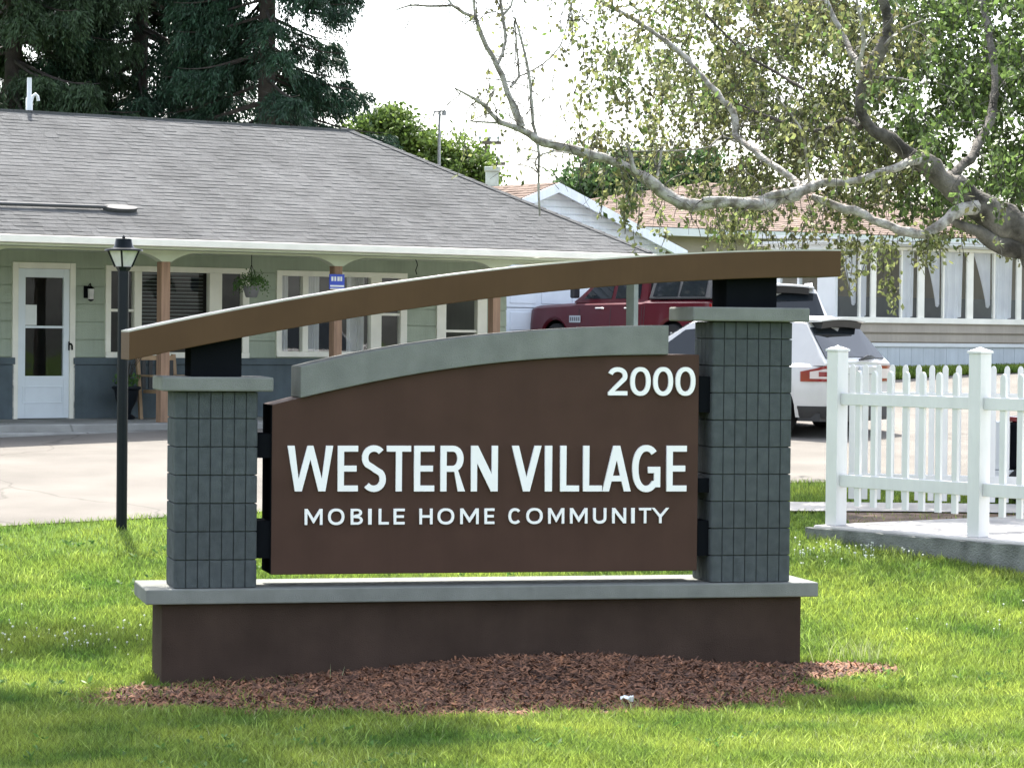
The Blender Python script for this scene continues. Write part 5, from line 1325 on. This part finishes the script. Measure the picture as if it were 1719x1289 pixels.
# fine twigs growing out of the limbs
for pts in LB[3:13]+LB[16:]:
    for _ in range(int(len(pts)*.9)):
        p = random.choice(pts); d = Vector((random.gauss(0,.6), random.gauss(0,.5), random.gauss(.25,.6))); q = [p]; L_ = random.uniform(.15,.7)
        for k in range(8): d += Vector((random.gauss(0,.25),random.gauss(0,.2),-.12)); q.append(q[-1]+d.normalized()*L_/8)
        TW.tube(q, [.007*(1-.09*k) for k in range(9)], 3, cap=False)
        if random.random() < .5:
            j = random.randint(2,6); e = Vector((random.gauss(0,.6), random.gauss(0,.5), random.gauss(-.3,.6))); w = [q[j]]
            for k in range(5): e += Vector((random.gauss(0,.2),random.gauss(0,.2),-.2)); w.append(w[-1]+e.normalized()*L_*.12)
            TW.tube(w, .004, 3, cap=False)
# long hanging sprays over the beam end
for (hx_, hy_, hl, D) in ((1490,392,.62,29.3),(1500,395,.80,29.3),(1478,388,.5,29.4),(1560,390,.42,29.3),(1548,392,.36,29.4),(1225,345,.42,29),(1240,345,.46,29),(1262,345,.40,29),(1205,345,.34,29),(1040,285,.42,28.7),(1045,330,.38,28.7),(1058,300,.3,28.8),(1585,392,.30,29.3),(1432,395,.42,29.2),(1420,430,.36,29.2)):
    p = at(hx_, hy_, D)-bo; pts = [p]; d = Vector((random.gauss(0,.2),0,-1))
    for k in range(9): d += Vector((random.gauss(0,.15),random.gauss(0,.1),-.1)); pts.append(pts[-1]+d.normalized()*hl/9)
    TW.tube(pts, .006, 4, cap=False)
    for k in range(int(hl*95)):
        t = random.random()*9; i = min(int(t), 8); q = pts[i].lerp(pts[i+1], t-i); LC.append(tuple(q+Vector((random.gauss(0,.04),random.gauss(0,.05),0)))); LD.append((random.gauss(0,.6), random.gauss(0,.5), -.7))
TW.build('twigs', MT['bark_mix'], birch, fix=False)
print('birch leaves', len(LC))
leaves_np('green_leaves', np.array(LG), .074, .025, MT['birch_green'], birch, dirs=np.array(LH))
leaves_np('leaves', np.array(LC), .068, .021, MT['birch'], birch, dirs=np.array(LD))
# spruces
def spruce(xp, D, H, Rb, label, seed, nm='spruce'):
    random.seed(seed); x0 = at(xp, 200, D).x; zb = 1.6; t = tree_thing('spruce_tree', label, 'tree', x0, D, zb, 'dark spruces behind the office')
    br = MB().tube([(0,0,-.3),(.03,0,H*.4),(0,.02,H)], [.22,.16,.03], 9); cs_, ds_ = [], []; z = 2.0
    while z < H-.5:
        nb = 5
        for k in range(nb):
            a = random.random()*6.283; zz = z+random.uniform(-.2,.2); L_ = Rb*(1-zz/H)**.75*random.uniform(.65,1.15); 
            pts = []; nn = 9
            for i in range(nn+1):
                s_ = i/nn; pts.append(Vector((math.cos(a)*L_*s_, math.sin(a)*L_*s_, zz - L_*.42*s_**1.2 + L_*.20*s_**3)))
            br.tube(pts, [.045*(1-.85*i/nn) for i in range(nn+1)], 4, cap=False)
            m_ = int(L_*17)
            if random.random() < .05: continue
            for _ in range(m_):
                s_ = random.uniform(.18,1)**.8; i = min(int(s_*nn), nn-1); p = pts[i].lerp(pts[i+1], s_*nn-i)
                side = random.choice((-1,1)); l2 = L_*.30*(1.1-s_)+.14; aa = a+side*random.uniform(.5,1.2)
                e = p+Vector((math.cos(aa)*l2, math.sin(aa)*l2, -l2*random.uniform(.25,1.1)))
                ns = int(32+52*l2)
                for _ in range(ns):
                    q = random.random(); c_ = p.lerp(e, q); hang = -abs(random.gauss(0,.13))*(.5+q)
                    cs_.append((c_.x+random.gauss(0,.03), c_.y+random.gauss(0,.03), c_.z+hang)); 
                    d_ = (e-p).normalized(); ds_.append((d_.x*.6, d_.y*.6, d_.z*.5-.55))
        z += .36
    br.build('trunk', MT['bark_dark'], t, fix=False, smooth=60)
    leaves_np('needles', np.array(cs_), .125, .014, MT[nm], t, dirs=np.array(ds_)); print('spruce', len(cs_))
spruce(445, 57, 21, 2.9, 'tall dark spruce with drooping boughs at the right end of the spruce row', 1)
spruce(232, 60, 23, 3.6, 'dark spruce with a thick trunk in the middle of the spruce row', 2)
spruce(20, 58, 22, 3.8, 'dark spruce behind the white vent pipe at the left of the row', 3, 'spruce2')
random.seed(21)
# round-crowned trees
def crown(name, label, blobs, D, m, leaf=.16, n=240, group=None, zb=2.0):
    bx_, by_ = blobs[0][0], blobs[0][1]; x0 = at(bx_, by_, D).x; t = tree_thing(name, label, 'tree', x0, D, zb, group); cs_ = []
    top = at(bx_, by_, D).z-zb; tr = MB(); tr.tube([(0,0,-.3),(.1,0,top*.5),(0,0,top)], [.3,.2,.08], 8)
    for (px_, py_, rp) in blobs:
        c = at(px_, py_, D)-Vector((x0,D,zb)); r = rp*D/FPX; tr.tube([(0,0,top*.45), tuple(c*.6+Vector((0,0,top*.1))), tuple(c)], [.12,.08,.03], 6)
        for _ in range(int(60*(r/1.2)**2)):
            v = Vector((random.gauss(0,1),random.gauss(0,1),random.gauss(0,1))).normalized()*r*random.uniform(.55,1.0)**.5; v.z *= .9
            cc = c+v; s_ = random.uniform(.12,.30)
            k = int(n*s_*s_*6)+8; pts = rng.normal(size=(k,3))*s_*np.array([1,1,.6])+np.array(tuple(cc)); cs_.append(pts)
    tr.build('trunk', MT['bark_dark'], t, fix=False)
    leaves_np('leaves', np.concatenate(cs_), leaf, leaf*.32, m, t)
crown('leafy_tree', 'bright green leafy tree rising beyond the office hip roof', [(610,240,34),(645,205,34),(650,262,56),(628,225,34),(670,215,36),(700,262,50),(745,285,46),(785,280,32),(770,250,26),(800,305,26),(640,300,50),(720,310,50)], 85, MT['maple'])
crown('leafy_tree', 'darker green rounded tree behind the gable peak of the pale garage', [(1040,305,60),(985,300,42),(1085,330,60),(1035,345,70),(1000,350,50),(1150,285,36),(1190,285,30),(1130,320,50),(1110,280,30),(1205,310,30)], 82, MT['maple2'])
# shade tree to the left, its boughs above the frame
st = tree_thing('shade_tree', 'broad shade tree just left of the lawn, boughs overhead', 'tree', -8.2, 26, gz(-8.2,26)-.1)
m = MB(); m.tube([(0,0,-.2),(.1,0,3),(.5,0,6),(1.0,.2,9)], [.32,.26,.2,.08], 10)
cs_ = []; so = Vector((-8.2,26,0))
for (cx, cy, cz, rx, ry, n_) in ((-3.3,22.7,7.6,2.1,2.0,1900),(-5.6,23.4,7.9,1.6,1.5,700),(-5.0,27.1,7.6,1.7,.45,300),(-7.4,26.5,8.6,1.5,1.5,120)):
    m.tube([(.5,0,5.8), ((cx-so.x)*.5,(cy-so.y)*.5,6.9), (cx-so.x,cy-so.y,cz-.1)], [.14,.09,.03], 6)
    for _ in range(n_):
        v = Vector((max(-1.6,min(1.5,random.gauss(0,.62)))*rx*.62, random.gauss(0,.42)*ry, random.gauss(0,.28))); s_ = random.uniform(.1,.24)
        cs_.append(rng.normal(size=(26,3))*s_*np.array([1,1,.4])+np.array((cx-so.x+v.x, cy-so.y+v.y, cz+v.z)))
m.build('trunk', MT['bark_dark'], st, fix=False)
A = np.concatenate(cs_); A[:,2] = np.maximum(A[:,2], 6.2)
leaves_np('leaves', A, .12, .04, MT['maple'], st)
# ------------------------------------------------------------------ light
az = math.atan2(-.125, .61); EL = R(57.6)
sd = Vector((math.sin(az)*math.cos(EL), math.cos(az)*math.cos(EL), math.sin(EL)))
sl_d = bpy.data.lights.new('sun', 'SUN'); sl_d.energy = 3.6; sl_d.angle = R(.53); sl_d.color = (1,.95,.87)
sun = bpy.data.objects.new('sun', sl_d); C.objects.link(sun); sun.rotation_euler = sd.to_track_quat('Z', 'Y').to_euler()
w = bpy.data.worlds.new('World'); S.world = w; w.use_nodes = True; nt = w.node_tree
sky = nt.nodes.new('ShaderNodeTexSky'); sky.sky_type = 'NISHITA'; sky.sun_disc = False; sky.sun_elevation = EL; sky.sun_rotation = az
sky.air_density = 1.0; sky.dust_density = 3.0; sky.ozone_density = 1.0; sky.altitude = 200
bg = nt.nodes['Background']; hs = nt.nodes.new('ShaderNodeHueSaturation'); hs.inputs['Saturation'].default_value = .55; nt.links.new(sky.outputs[0], hs.inputs['Color']); nt.links.new(hs.outputs[0], bg.inputs['Color']); bg.inputs['Strength'].default_value = .15
S.view_settings.view_transform = 'Standard'; S.view_settings.look = 'None'; S.view_settings.exposure = 2.0; S.view_settings.gamma = 1
S.render.engine = 'CYCLES'
